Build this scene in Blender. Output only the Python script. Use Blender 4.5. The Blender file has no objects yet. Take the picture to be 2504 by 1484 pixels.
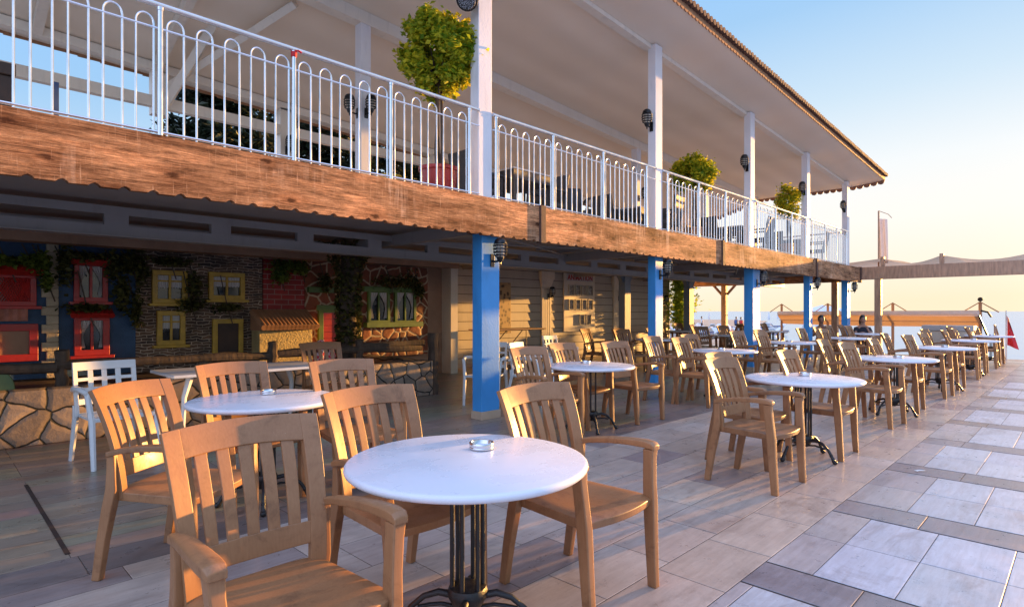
import bpy, bmesh, math, random
from mathutils import Vector, Matrix
random.seed(7)
R = math.radians
sc = bpy.context.scene
col = sc.collection
PI = math.pi

# ------------------------------------------------------------------ camera model
EYE = 1.33
CA = R(44.7)
FX = 1430.0 / 2504.0          # focal length in image widths
cc, ss = math.cos(CA), math.sin(CA)

# ------------------------------------------------------------------ mesh helper
class MB:
    def __init__(s):
        s.bm = bmesh.new()
    def poly(s, pts):
        return s.bm.faces.new([s.bm.verts.new(p) for p in pts])
    def box(s, x0, x1, y0, y1, z0, z1):
        v = [s.bm.verts.new(p) for p in ((x0,y0,z0),(x1,y0,z0),(x1,y1,z0),(x0,y1,z0),(x0,y0,z1),(x1,y0,z1),(x1,y1,z1),(x0,y1,z1))]
        for f in ((0,3,2,1),(4,5,6,7),(0,1,5,4),(1,2,6,5),(2,3,7,6),(3,0,4,7)):
            s.bm.faces.new([v[i] for i in f])
        return v
    def rbox(s, c, size, rot):
        v = s.box(-size[0]/2, size[0]/2, -size[1]/2, size[1]/2, -size[2]/2, size[2]/2)
        for p in v:
            p.co = rot @ p.co + Vector(c)
    def hexa(s, v8):
        v = [s.bm.verts.new(p) for p in v8]
        for f in ((0,3,2,1),(4,5,6,7),(0,1,5,4),(1,2,6,5),(2,3,7,6),(3,0,4,7)):
            s.bm.faces.new([v[i] for i in f])
    def loft(s, rings, caps=True, closed=False):
        V = [[s.bm.verts.new(p) for p in r] for r in rings]
        n = len(V[0]); m = len(V)
        for i in range(m if closed else m-1):
            a, b = V[i], V[(i+1) % m]
            for j in range(n):
                k = (j+1) % n
                s.bm.faces.new((a[j], a[k], b[k], b[j]))
        if caps and not closed:
            s.bm.faces.new(list(reversed(V[0]))); s.bm.faces.new(V[-1])
    def tube(s, pts, r, n=8, closed=False, caps=True):
        pts = [Vector(p) for p in pts]; m = len(pts)
        rings = []; prev = None
        for i, p in enumerate(pts):
            if closed: t = pts[(i+1) % m] - pts[i-1]
            else: t = pts[min(i+1, m-1)] - pts[max(i-1, 0)]
            t.normalize()
            if prev is None:
                up = Vector((0,0,1)) if abs(t.z) < .9 else Vector((1,0,0))
                a = t.cross(up).normalized()
            else:
                a = (prev - t * prev.dot(t)).normalized()
            b = t.cross(a); prev = a
            rr = r[i] if isinstance(r, (list, tuple)) else r
            rings.append([p + a*rr*math.cos(2*PI*k/n) + b*rr*math.sin(2*PI*k/n) for k in range(n)])
        s.loft(rings, caps=caps, closed=closed)
    def cyl(s, p0, p1, r0, r1=None, n=12):
        s.tube([p0, p1], [r0, r0 if r1 is None else r1], n)
    def lathe(s, prof, c=(0,0,0), n=24):
        rings = []
        V = []
        for r, z in prof:
            V.append([s.bm.verts.new((c[0]+r*math.cos(2*PI*k/n), c[1]+r*math.sin(2*PI*k/n), c[2]+z)) for k in range(n)])
        for a, b in zip(V, V[1:]):
            for j in range(n):
                k = (j+1) % n
                s.bm.faces.new((a[j], a[k], b[k], b[j]))
        s.bm.faces.new(list(reversed(V[0]))); s.bm.faces.new(V[-1])
    def strip(s, f, nu, nv):
        V = [[s.bm.verts.new(f(i/nu, j/nv)) for i in range(nu+1)] for j in range(nv+1)]
        for j in range(nv):
            for i in range(nu):
                s.bm.faces.new((V[j][i], V[j][i+1], V[j+1][i+1], V[j+1][i]))
    def solid(s, f, g, nu, nv):
        """closed slab between surfaces f (front) and g (back)"""
        A = [[s.bm.verts.new(f(i/nu, j/nv)) for i in range(nu+1)] for j in range(nv+1)]
        B = [[s.bm.verts.new(g(i/nu, j/nv)) for i in range(nu+1)] for j in range(nv+1)]
        F = s.bm.faces.new
        for j in range(nv):
            for i in range(nu):
                F((A[j][i], A[j][i+1], A[j+1][i+1], A[j+1][i]))
                F((B[j][i], B[j+1][i], B[j+1][i+1], B[j][i+1]))
        for i in range(nu):
            F((A[0][i+1], A[0][i], B[0][i], B[0][i+1])); F((A[nv][i], A[nv][i+1], B[nv][i+1], B[nv][i]))
        for j in range(nv):
            F((A[j][0], A[j+1][0], B[j+1][0], B[j][0])); F((A[j+1][nu], A[j][nu], B[j][nu], B[j+1][nu]))
    def sphere(s, c, r, sc3=(1,1,1), u=12, v=8):
        m = Matrix.Translation(Vector(c)) @ Matrix.Diagonal((sc3[0], sc3[1], sc3[2], 1))
        bmesh.ops.create_uvsphere(s.bm, u_segments=u, v_segments=v, radius=r, matrix=m)
    def build(s, name, mat, parent=None, bevel=0, seg=2, smooth=True, ang=32, link=True):
        bm = s.bm
        bmesh.ops.recalc_face_normals(bm, faces=bm.faces)
        if bevel:
            ed = [e for e in bm.edges if len(e.link_faces) == 2 and e.calc_face_angle(0) > R(28)]
            bmesh.ops.bevel(bm, geom=ed, offset=bevel, segments=seg, affect='EDGES', profile=.6, clamp_overlap=True)
        if smooth:
            for f in bm.faces: f.smooth = True
            for e in bm.edges:
                if len(e.link_faces) == 2 and e.calc_face_angle(0) > R(ang): e.smooth = False
        me = bpy.data.meshes.new(name)
        wn = None
        if bevel and smooth:      # area-weighted normals keep flat faces flat and let only the bevels round off
            wn = []
            bm.verts.index_update()
            for v in bm.verts:
                q = Vector((0, 0, 0))
                for f in v.link_faces: q += f.normal * f.calc_area()
                wn.append(q.normalized() if q.length > 0 else v.normal.copy())
            for e in bm.edges: e.smooth = True
        bm.to_mesh(me); bm.free()
        if wn: me.normals_split_custom_set_from_vertices(wn)
        if mat: me.materials.append(mat)
        o = bpy.data.objects.new(name, me)
        if link: col.objects.link(o)
        if parent: o.parent = parent
        return o

def tag(o, label=None, cat=None, group=None, kind=None):
    if label: o['label'] = label
    if cat: o['category'] = cat
    if group: o['group'] = group
    if kind: o['kind'] = kind
    return o
def thing(name, label, cat, loc=(0,0,0), rz=0, group=None):
    o = bpy.data.objects.new(name, None); col.objects.link(o)
    o.empty_display_size = .1
    o.location = loc; o.rotation_euler = (0,0,rz)
    return tag(o, label, cat, group)
KIDS = {}
def kids(o):
    return [c for c in o.children]
def copy_tree(o, parent=None):
    c = o.copy(); col.objects.link(c); c.parent = parent
    for ch in list(o.children): copy_tree(ch, c)
    return c
def dup(root, loc, rz, label):
    c = copy_tree(root); c.location = loc; c.rotation_euler = (0,0,rz); c['label'] = label
    return c

# ------------------------------------------------------------------ material helper
class NT:
    def __init__(s, name):
        s.m = bpy.data.materials.new(name); s.m.use_nodes = True
        s.t = s.m.node_tree; s.n = s.t.nodes; s.l = s.t.links
        s.b = s.n['Principled BSDF']
    def new(s, typ, **k):
        n = s.n.new(typ)
        for a, v in k.items(): setattr(n, a, v)
        return n
    def link(s, a, b): s.l.new(a, b)
    def coord(s, kind='Object', scale=(1,1,1), rot=(0,0,0)):
        tc = s.new('ShaderNodeTexCoord'); mp = s.new('ShaderNodeMapping')
        mp.inputs['Scale'].default_value = scale; mp.inputs['Rotation'].default_value = rot
        s.link(tc.outputs[kind], mp.inputs[0]); return mp.outputs[0]
    def noise(s, vec, scale=5, detail=4, rough=.55, dist=0):
        n = s.new('ShaderNodeTexNoise'); n.inputs['Scale'].default_value = scale
        n.inputs['Detail'].default_value = detail; n.inputs['Roughness'].default_value = rough
        n.inputs['Distortion'].default_value = dist
        s.link(vec, n.inputs['Vector']); return n.outputs['Fac']
    def ramp(s, fac, stops):
        r = s.new('ShaderNodeValToRGB'); e = r.color_ramp.elements
        while len(e) < len(stops): e.new(.5)
        for i, (p, c) in enumerate(stops):
            e[i].position = p; e[i].color = (c[0], c[1], c[2], 1) if not isinstance(c, (int, float)) else (c, c, c, 1)
        s.link(fac, r.inputs[0]); return r.outputs[0]
    def mix(s, fac, a, b, mode='MIX'):
        m = s.new('ShaderNodeMix', data_type='RGBA', blend_type=mode)
        for sock, v in ((m.inputs[0], fac), (m.inputs[6], a), (m.inputs[7], b)):
            if isinstance(v, (int, float)): sock.default_value = v
            elif isinstance(v, tuple): sock.default_value = (v[0], v[1], v[2], 1)
            else: s.link(v, sock)
        return m.outputs[2]
    def math(s, op, a, b=0.0):
        m = s.new('ShaderNodeMath', operation=op)
        for sock, v in ((m.inputs[0], a), (m.inputs[1], b)):
            if isinstance(v, (int, float)): sock.default_value = v
            else: s.link(v, sock)
        return m.outputs[0]
    def bump(s, h, strength=.3, dist=.01, base=None):
        b = s.new('ShaderNodeBump'); b.inputs['Strength'].default_value = strength; b.inputs['Distance'].default_value = dist
        s.link(h, b.inputs['Height'])
        if base is not None: s.link(base, b.inputs['Normal'])
        s.link(b.outputs[0], s.b.inputs['Normal']); return b.outputs[0]
    def set(s, color=None, rough=None, metal=None, spec=None, **k):
        for nm, v in (('Base Color', color), ('Roughness', rough), ('Metallic', metal), ('Specular IOR Level', spec)):
            if v is None: continue
            i = s.b.inputs[nm]
            if isinstance(v, (int, float)): i.default_value = v
            elif isinstance(v, tuple): i.default_value = (v[0], v[1], v[2], 1)
            else: s.link(v, i)
        return s.m

def mat(name, c, rough=.5, metal=0, var=.15, scale=6, bump=0, stretch=(1,1,1), spec=.5, bscale=None, rvar=.08):
    t = NT(name); v = t.coord('Object', stretch)
    n = t.noise(v, scale, 5)
    lo = tuple(x*(1-var) for x in c); hi = tuple(min(1, x*(1+var)) for x in c)
    cr = t.ramp(n, [(.3, lo), (.7, hi)])
    rr = t.ramp(n, [(.3, max(0, rough-rvar)), (.7, min(1, rough+rvar))])
    t.set(cr, rr, metal, spec)
    if bump: t.bump(t.noise(v, bscale or scale*6, 4), bump, .01)
    return t.m

M = {}
# tan moulded plastic of the armchairs
t = NT('tan_plastic'); v = t.coord('Object', (1, 1, 1)); n = t.noise(v, 3, 3)
oi = t.new('ShaderNodeObjectInfo')
cA = t.ramp(n, [(.3, (.27,.122,.048)), (.7, (.33,.158,.068))])
gr = t.noise(t.coord('Object', (50, 50, 4)), 3, 4)
cB = t.mix(.25, cA, t.ramp(gr, [(.3, (.18,.082,.036)), (.75, (.36,.19,.095))]))
cB = t.mix(1, cB, t.ramp(oi.outputs['Random'], [(0, (.82,.80,.80)), (.5, (1,1,1)), (1, (1.12,1.12,1.14))]), 'MULTIPLY')
offv = t.new('ShaderNodeVectorMath', operation='MULTIPLY_ADD'); t.link(oi.outputs['Location'], offv.inputs[0]); offv.inputs[1].default_value = (3.7,5.1,0); t.link(v, offv.inputs[2])
gm = t.noise(offv.outputs[0], 7, 7, .72, .5)
cB = t.mix(.8, cB, t.ramp(gm, [(.34, (.62,.58,.56)), (.46, (1,1,1)), (.66, (1.10,1.12,1.16))]), 'MULTIPLY')
sc1 = t.noise(offv.outputs[0], 120, 3, .6); cB = t.mix(t.ramp(sc1, [(.72, 0.0), (.76, .55)]), cB, (.52,.40,.30))
t.set(cB, t.ramp(gm, [(.35, .52), (.6, .34)]), 0, .5); t.bump(gr, .06, .004)
M['tan'] = t.m
M['whiteplastic'] = mat('white_plastic', (.68,.68,.68), .38, var=.06)
t = NT('tabletop_laminate'); v = t.coord('Object'); n = t.noise(v, 5, 6, .65)
st = t.ramp(t.noise(v, 40, 3), [(.60, (.70,.72,.78)), (.8, (.68,.70,.76))])
t.set(t.mix(.4, t.ramp(n, [(.3,(.68,.70,.77)),(.7,(.72,.74,.81))]), st), t.ramp(n, [(.3,.20),(.7,.38)]), 0, .5)
t.bump(t.noise(v, 60, 3), .03, .003)
M['laminate'] = t.m
M['iron'] = mat('black_iron', (.009,.010,.012), .38, 0, var=.4, scale=30, bump=.3)
M['steel'] = mat('stainless_steel', (.62,.63,.66), .22, 1.0, var=.06)
M['steelrail'] = mat('polished_steel_rail', (.74,.75,.78), .2, .9, var=.05)
M['blackmetal'] = mat('black_painted_metal', (.012,.012,.014), .3, .2, var=.3)
M['lampglass'] = mat('frosted_lamp_glass', (.55,.5,.42), .15, 0, var=.1)
M['red'] = mat('red_paint', (.42,.02,.015), .4, var=.2, scale=8, bump=.1)
M['yellow'] = mat('yellow_paint', (.50,.30,.03), .45, var=.2, scale=8, bump=.1)
M['green'] = mat('green_paint', (.09,.16,.03), .5, var=.25, scale=6, bump=.1)
M['darkwood'] = mat('dark_brown_wood', (.06,.032,.022), .6, var=.4, scale=4, bump=.4, stretch=(1,1,1))
M['curtain'] = mat('white_curtain_cloth', (.55,.52,.50), .8, var=.08)
M['darkglass'] = mat('dark_window_glass', (.012,.014,.018), .12, var=.2)
M['rattan'] = mat('grey_rattan', (.055,.048,.05), .6, var=.4, scale=60, bump=.5)
M['redcloth'] = mat('red_cloth', (.55,.02,.03), .7, var=.2)
M['sailcloth'] = mat('beige_canvas', (.62,.47,.32), .8, var=.12, scale=2)
def cloth(name, c, tr=.5):
    t = NT(name); n = t.noise(t.coord(), 2, 4); cr = t.ramp(n, [(.3, tuple(x*.88 for x in c)), (.7, c)]); t.set(cr, .8, 0, .2)
    x = t.new('ShaderNodeBsdfTranslucent'); t.link(cr, x.inputs[0]); m = t.new('ShaderNodeMixShader'); m.inputs[0].default_value = tr
    t.link(t.b.outputs[0], m.inputs[1]); t.link(x.outputs[0], m.inputs[2]); t.link(m.outputs[0], t.n['Material Output'].inputs[0]); return t.m
M['sailcloth'] = cloth('beige_canvas', (.70,.52,.36), .5)
M['whitecloth'] = mat('white_canvas', (.7,.7,.72), .8, var=.06)
M['pergolawood'] = mat('pergola_timber', (.38,.235,.15), .55, var=.3, scale=3, bump=.2, stretch=(6,6,1))
M['roofing'] = mat('brown_roofing', (.14,.075,.05), .8, var=.35, scale=20, bump=.5)
M['red_pot'] = mat('red_glazed_pot', (.35,.02,.02), .25, var=.15)
M['terracotta'] = mat('terracotta', (.4,.2,.1), .7, var=.15)
M['bark'] = mat('bark', (.075,.05,.035), .85, var=.45, scale=14, bump=.9, stretch=(1,1,.35), bscale=25)
M['skin'] = mat('skin', (.36,.19,.13), .5, var=.08)
M['skin_tan'] = mat('tanned_skin', (.26,.12,.075), .5, var=.1)
M['hair'] = mat('dark_hair', (.02,.013,.01), .5, var=.3)
M['darkcloth'] = mat('dark_cloth', (.02,.02,.03), .85, var=.3)
M['bluecloth'] = mat('blue_cloth', (.05,.1,.25), .85, var=.2)
M['gold'] = mat('pale_card', (.6,.55,.42), .6, var=.1)

def plaster(name, c, var=.1, rough=.55, bump=.5):
    t = NT(name); v = t.coord('Object')
    n = t.noise(v, 2.2, 6, .6); n2 = t.noise(v, 35, 4)
    cr = t.ramp(n, [(.25, tuple(x*(1-var) for x in c)), (.75, tuple(min(1, x*(1+var)) for x in c))])
    dirt = t.ramp(t.noise(t.coord('Object', (3,3,.5)), 3, 5), [(.55, 1.0), (.8, .82)])
    t.set(t.mix(1, cr, dirt, 'MULTIPLY'), rough); t.bump(n2, bump, .006); return t.m
M['blue'] = plaster('blue_column_paint', (.05,.30,.68), .10, .45, .3)
M['post_white'] = plaster('white_post_paint', (.76,.74,.77), .06, .5, .5)
M['cream'] = plaster('cream_siding', (.48,.42,.33), .08, .55, .25)
M['cream_light'] = plaster('cream_pilaster', (.72,.63,.49), .08, .55, .25)
M['skirting'] = mat('beige_tile', (.5,.38,.27), .35, var=.1)
M['ceiling_low'] = plaster('lower_ceiling_paint', (.34,.31,.30), .08, .6, .1)
M['beam_grey'] = plaster('grey_beam_paint', (.27,.255,.25), .08, .5, .1)
M['lintel'] = plaster('brown_plaster', (.36,.21,.13), .25, .7, .5)
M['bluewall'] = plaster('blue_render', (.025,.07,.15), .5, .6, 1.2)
M['quoin'] = plaster('quoin_stone', (.5,.4,.27), .3, .7, 1.5)
M['creamwall'] = plaster('rough_cream_render', (.50,.38,.17), .35, .8, 3)
# upper ceiling: cream boards with soft panel lines
t = NT('cream_ceiling'); v = t.coord('Object')
n = t.noise(v, .8, 4)
w = t.new('ShaderNodeTexWave', wave_type='BANDS', bands_direction='Y'); w.inputs['Scale'].default_value = .42; w.inputs['Distortion'].default_value = 1.2
w.inputs['Detail Scale'].default_value = .4
t.link(v, w.inputs[0])
t.set(t.mix(t.math('MULTIPLY', w.outputs['Fac'], .35), t.ramp(n, [(.3,(.84,.71,.57)),(.7,(.90,.78,.64))]), (.70,.58,.46)), .6)
t.bump(w.outputs['Fac'], .25, .03)
M['ceiling_up'] = t.m
M['ceiling_beam'] = plaster('ceiling_beam_paint', (.80,.72,.62), .06, .55, .15)

# weathered fascia boards
def wood_fascia():
    t = NT('weathered_fascia_wood'); v = t.coord('Object', (.7, 1, 9))
    g = t.noise(v, 3.0, 10, .72, .9)
    fine = t.noise(t.coord('Object', (1.2, 1, 42)), 5, 5, .6, .2)
    patch = t.noise(t.coord('Object', (1, 1, 1)), 1.6, 5, .6)
    base = t.ramp(g, [(.36, (.035,.018,.012)), (.44, (.15,.075,.042)), (.53, (.28,.15,.085)), (.66, (.46,.28,.17))])
    c2 = t.mix(.45, base, t.ramp(fine, [(.38, (.08,.04,.024)), (.62, (.40,.24,.145))]))
    c2 = t.mix(.85, c2, t.ramp(t.noise(t.coord('Object', (.45,1,2.2)), 1.7, 6, .65, .4), [(.36, (.34,.26,.23)), (.50, (.95,.95,.95)), (.64, (1.7,1.6,1.5))]), 'MULTIPLY')
    pal = t.ramp(patch, [(.52, 0.0), (.66, 1.0)])
    drip = t.noise(t.coord('Object', (14, 1, .8)), 1.4, 4)
    worn = t.math('MULTIPLY', pal, t.ramp(drip, [(.45, 0.0), (.62, .6)]))
    c3 = t.mix(worn, c2, (.56,.42,.33))
    vo = t.new('ShaderNodeTexVoronoi', voronoi_dimensions='2D'); vo.inputs['Scale'].default_value = 2.0; vo.inputs['Randomness'].default_value = 1
    t.link(t.coord('Object', (.6, 1, 1.4), (R(90),0,0)), vo.inputs['Vector'])
    kn = t.ramp(t.math('ADD', vo.outputs['Distance'], t.math('MULTIPLY', t.noise(t.coord('Object',(3,1,9)), 6, 3), .1)), [(.085, .9), (.125, 0.0)])
    c4 = t.mix(kn, c3, (.05,.02,.012))
    halo = t.ramp(vo.outputs['Distance'], [(.06, .55), (.30, 0.0)]); c4 = t.mix(halo, c4, t.mix(1, c4, (.55,.42,.36), 'MULTIPLY'))
    crk = t.noise(t.coord('Object', (.5, 1, 30)), 2.4, 4, .7, .3); c4 = t.mix(t.ramp(crk, [(.29, .75), (.335, 0.0)]), c4, (.03,.014,.01))
    scr = t.noise(t.coord('Object', (30, 1, 1.4), (0, R(8), 0)), 2.2, 5, .7); c4 = t.mix(t.ramp(scr, [(.60, 0.0), (.70, .5)]), c4, (.52,.36,.26))
    mot = t.noise(t.coord('Object', (5, 1, 9)), 3, 8, .8); c4 = t.mix(.6, c4, t.ramp(mot, [(.38, (.6,.55,.52)), (.5, (1,1,1)), (.62, (1.35,1.3,1.28))]), 'MULTIPLY')
    c4 = t.mix(1, c4, (1.55,1.42,1.26), 'MULTIPLY')
    t.set(c4, .8, 0, .12)
    t.bump(t.mix(.5, g, fine), .8, .02); return t.m
M['fascia'] = wood_fascia()
M['fascia_end'] = mat('dark_end_grain', (.10,.05,.035), .8, var=.4, scale=20, bump=.6)

def flag(name, stone, mortar, scale, edge=.05, rnd=1.0, bump=.8, sv=.35, squash=(1,1,1)):
    t = NT(name); v = t.coord('Object', squash, (R(90),0,0))
    vo = t.new('ShaderNodeTexVoronoi', feature='DISTANCE_TO_EDGE', voronoi_dimensions='2D'); vo.inputs['Scale'].default_value = scale; vo.inputs['Randomness'].default_value = rnd
    vc = t.new('ShaderNodeTexVoronoi', voronoi_dimensions='2D'); vc.inputs['Scale'].default_value = scale; vc.inputs['Randomness'].default_value = rnd
    nz = t.new('ShaderNodeTexNoise'); nz.inputs['Scale'].default_value = 2.5; nz.inputs['Detail'].default_value = 3; t.link(v, nz.inputs['Vector'])
    ad = t.new('ShaderNodeVectorMath', operation='MULTIPLY_ADD'); t.link(nz.outputs['Color'], ad.inputs[0]); ad.inputs[1].default_value = (.16,.16,0); t.link(v, ad.inputs[2])
    t.link(ad.outputs[0], vo.inputs['Vector']); t.link(ad.outputs[0], vc.inputs['Vector'])
    wob = t.math('ADD', vo.outputs['Distance'], t.math('MULTIPLY', t.math('SUBTRACT', t.noise(v, 14, 3), .5), edge*.6))
    mk = t.ramp(wob, [(edge*.7, 0.0), (edge*1.25, 1.0)])
    sepc = t.new('ShaderNodeSeparateColor'); t.link(vc.outputs['Color'], sepc.inputs[0])
    f = t.math('ADD', t.math('MULTIPLY', t.noise(v, 9, 6, .7), .65), t.math('MULTIPLY', sepc.outputs[0], .35))
    sc_ = t.ramp(f, [(.3, tuple(x*(1-sv) for x in stone)), (.7, tuple(min(1, x*(1+sv)) for x in stone))])
    t.set(t.mix(mk, mortar, sc_), .75)
    h = t.math('ADD', t.math('POWER', t.math('MINIMUM', t.math('MULTIPLY', vo.outputs['Distance'], 5.0), 1.0), .5), t.math('MULTIPLY', t.noise(v, 18, 6, .65), .5))
    t.bump(h, .7, .015); return t.m
M['stagestone'] = flag('stage_flagstone', (.27,.20,.15), (.010,.009,.009), 4.0, .04)
M['redstone'] = flag('red_flagstone', (.20,.055,.022), (.46,.34,.22), 4.4, .07)
t = NT('red_brick'); v = t.coord('Object', (1,1,1), (R(90),0,0))
b = t.new('ShaderNodeTexBrick'); b.inputs['Scale'].default_value = 1; b.inputs['Brick Width'].default_value = .24; b.inputs['Row Height'].default_value = .085
b.inputs['Mortar Size'].default_value = .007
b.inputs['Color1'].default_value = (.42,.022,.016,1); b.inputs['Color2'].default_value = (.30,.016,.012,1); b.inputs['Mortar'].default_value = (.40,.24,.2,1)
t.link(v, b.inputs[0]); t.set(t.mix(.5, b.outputs[0], t.ramp(t.noise(v, 4, 5), [(.3, .3), (.7, 1.0)]), 'MULTIPLY'), .6)
t.bump(t.math('SUBTRACT', 1.0, b.outputs['Fac']), .5, .01)
M['brick'] = t.m
def stacked():
    t = NT('dark_stacked_stone'); v = t.coord('Object', (1,1,1), (R(90),0,0))
    ns = t.new('ShaderNodeTexNoise'); ns.inputs['Scale'].default_value = 5; t.link(v, ns.inputs['Vector'])
    add = t.new('ShaderNodeVectorMath', operation='MULTIPLY_ADD'); t.link(ns.outputs['Color'], add.inputs[0]); add.inputs[1].default_value = (.12,.1,0); t.link(v, add.inputs[2])
    b = t.new('ShaderNodeTexBrick'); b.inputs['Brick Width'].default_value = .17; b.inputs['Row Height'].default_value = .045
    b.inputs['Scale'].default_value = 1; b.inputs['Mortar Size'].default_value = .005; b.inputs['Mortar Smooth'].default_value = .3
    b.inputs['Color1'].default_value = (.05,.03,.022,1); b.inputs['Color2'].default_value = (.16,.09,.05,1); b.inputs['Mortar'].default_value = (.46,.36,.27,1)
    t.link(add.outputs[0], b.inputs[0])
    c = t.mix(.7, b.outputs[0], t.ramp(t.noise(v, 3, 6, .7), [(.35, .2), (.65, 2.0)]), 'MULTIPLY')
    t.set(c, .7); t.bump(t.math('SUBTRACT', 1.0, b.outputs['Fac']), .8, .02); return t.m
M['stacked'] = stacked()

def leafmat(name, c1, c2, trans=.35):
    t = NT(name)
    g = t.new('ShaderNodeNewGeometry')
    cr = t.ramp(g.outputs['Random Per Island'], [(0, c1), (1, c2)])
    t.set(cr, .5, 0, .35)
    tr = t.new('ShaderNodeBsdfTranslucent'); t.link(cr, tr.inputs[0])
    mx = t.new('ShaderNodeMixShader'); mx.inputs[0].default_value = trans
    t.link(t.b.outputs[0], mx.inputs[1]); t.link(tr.outputs[0], mx.inputs[2])
    t.link(mx.outputs[0], t.n['Material Output'].inputs[0]); return t.m
M['leaf_bright'] = leafmat('ficus_leaf', (.14,.28,.02), (.80,.68,.04), .5)
M['leaf_mid'] = leafmat('vine_leaf', (.05,.10,.015), (.25,.30,.05), .4)
M['leaf_dark'] = leafmat('dark_leaf', (.018,.03,.01), (.16,.15,.04), .3)
M['needle'] = leafmat('conifer_needles', (.008,.014,.008), (.03,.045,.02), .1)

# ================================================================== SETTING
# terrace paving: every tile a raised face in one sheet, with its own tint
def make_floor():
    bm = bmesh.new()
    lay = bm.loops.layers.float_color.new('tint')
    rnd = random.Random(3)
    def tile(x0, x1, y0, y1, c, gap=.0035):
        if x1-x0 < .02 or y1-y0 < .02: return
        k = 1 + rnd.uniform(-.10, .07)
        cl = (c[0]*k, c[1]*k*(1+rnd.uniform(-.012,.012)), c[2]*k*(1+rnd.uniform(-.03,.03)), rnd.random())
        g = gap/2; b = .0035; dz = rnd.uniform(-.0006, .0006)
        o = [(x0+g,y0+g),(x1-g,y0+g),(x1-g,y1-g),(x0+g,y1-g)]
        i = [(x0+g+b,y0+g+b),(x1-g-b,y0+g+b),(x1-g-b,y1-g-b),(x0+g+b,y1-g-b)]
        vo = [bm.verts.new((p[0],p[1],-.0012)) for p in o]; vi = [bm.verts.new((p[0],p[1],dz)) for p in i]
        fs = [bm.faces.new(vi)] + [bm.faces.new((vo[a],vo[(a+1)%4],vi[(a+1)%4],vi[a])) for a in range(4)]
        for f in fs:
            for l in f.loops: l[lay] = cl
    pale = (.50,.545,.63); dark = (.25,.24,.27); warm = (.50,.425,.37); warm2=(.40,.32,.275)
    XE = 19.7
    # pale promenade with dark cross bands (Y < 1.23)
    k0 = -5
    for k in range(k0, 13):
        xs = 2.84 + 1.44*k
        x = -9; 
        off = rnd.uniform(0, .355)
        y = 1.23
        # dark band .33 wide
        yy = 1.23 + 0; first = rnd.uniform(.3, .6)
        while yy > -9:
            y2 = yy - first; first = .62
            if xs < XE: tile(xs+.01, min(xs+.32, XE), y2, yy, dark if rnd.random() < .8 else (.25,.215,.21))
            yy = y2
        offs = {0:.23, 1:.36, 2:.21, 3:.34}.get(k, off)
        yy = 1.23; first = offs
        while yy > -9:
            y2 = yy - max(first, .05); first = .355
            for a in (0, 1):
                x0 = xs+.33+a*.555; x1 = x0+.555
                if x0 < XE: tile(x0, min(x1, XE), y2, yy, pale if yy < 1.2 else (.40,.385,.40))
            yy = y2
    # border and dining area, running bond along X
    rows = []
    y = 1.23
    while y < 3.58: rows.append((y, min(y+.36, 3.6))); y += .36
    for r, (y0, y1) in enumerate(rows):
        x = -6 + (r*.37) % .55
        while x < 21.2:
            L = .56 if r > 1 else rnd.choice((.37,.56,.56,.64))
            c = warm if rnd.random() < .72 else ((.35,.295,.285) if rnd.random() < .5 else (.53,.475,.43))
            tile(x, min(x+L, 21.3), y0, y1, c); x += L
    # darker strip then plank-look tiles towards the building
    x = -6
    while x < 21.2:
        tile(x, min(x+1.1, 21.3), 3.6, 3.92, (.22,.19,.18)); x += 1.1
    y = 3.92; r = 0
    while y < 11.9:
        x = -6.0 + (0 if r % 2 else .0)
        xs_ = .57 - 1.22*6
        x = xs_ + (.61 if (r % 4 in (2,)) else 0)
        while x < 21.2:
            tile(x, min(x+1.22, 21.3), y, y+.2, (.32+rnd.uniform(-.05,.03),.265+rnd.uniform(-.03,.025),.205), .003); x += 1.22
        y += .2; r += 1
    me = bpy.data.meshes.new('terrace_paving'); bm.to_mesh(me); bm.free()
    t = NT('paving_tiles')
    at = t.new('ShaderNodeVertexColor', layer_name='tint')
    v = t.coord('Object')
    big = t.noise(v, 1.3, 5, .6); fib = t.noise(t.coord('Object', (1.6, 14, 1)), 2.5, 6, .65, .5); sp = t.noise(v, 55, 3)
    cl = t.noise(v, 7, 6, .7)
    c = t.mix(1, at.outputs[0], t.ramp(big, [(.3, (.84,.82,.82)), (.7, (1.06,1.05,1.03))]), 'MULTIPLY')
    c = t.mix(.75, c, t.ramp(fib, [(.3, (.76,.72,.69)), (.7, (1.06,1.06,1.06))]), 'MULTIPLY')
    c = t.mix(.5, c, t.ramp(cl, [(.3, (.8,.78,.78)), (.6, (1.05,1.05,1.05))]), 'MULTIPLY')
    c = t.mix(.8, c, t.ramp(t.noise(t.coord('Object', (.7,1.5,1)), 1.9, 7, .72, .8), [(.36, (.72,.68,.67)), (.47, (1,1,1)), (.62, (1.04,1.03,1.02))]), 'MULTIPLY')
    vs_ = t.new('ShaderNodeTexVoronoi'); vs_.inputs['Scale'].default_value = 2.3; t.link(v, vs_.inputs['Vector'])
    c = t.mix(t.ramp(vs_.outputs['Distance'], [(.018, .7), (.04, 0.0)]), c, (.09,.08,.08))
    c = t.mix(.5, c, t.ramp(sp, [(.28, (.5,.48,.48)), (.36, (1,1,1))]), 'MULTIPLY')
    t.set(c, t.ramp(cl, [(.3,.24), (.7,.42)]), 0, .5)
    t.bump(t.math('ADD', fib, t.math('MULTIPLY', sp, .4)), .12, .006)
    me.materials.append(t.m)
    o = bpy.data.objects.new('terrace_paving', me); col.objects.link(o); tag(o, kind='structure')
    g = MB()
    g.box(-9, 19.69, -9, 2.6, -1.6, -.0045); g.box(-9, 21.29, 2.6, 15, -1.6, -.0045)
    tag(g.build('terrace_base', mat('dark_grout', (.10,.075,.06), .9), smooth=False), kind='structure')
make_floor()

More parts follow.
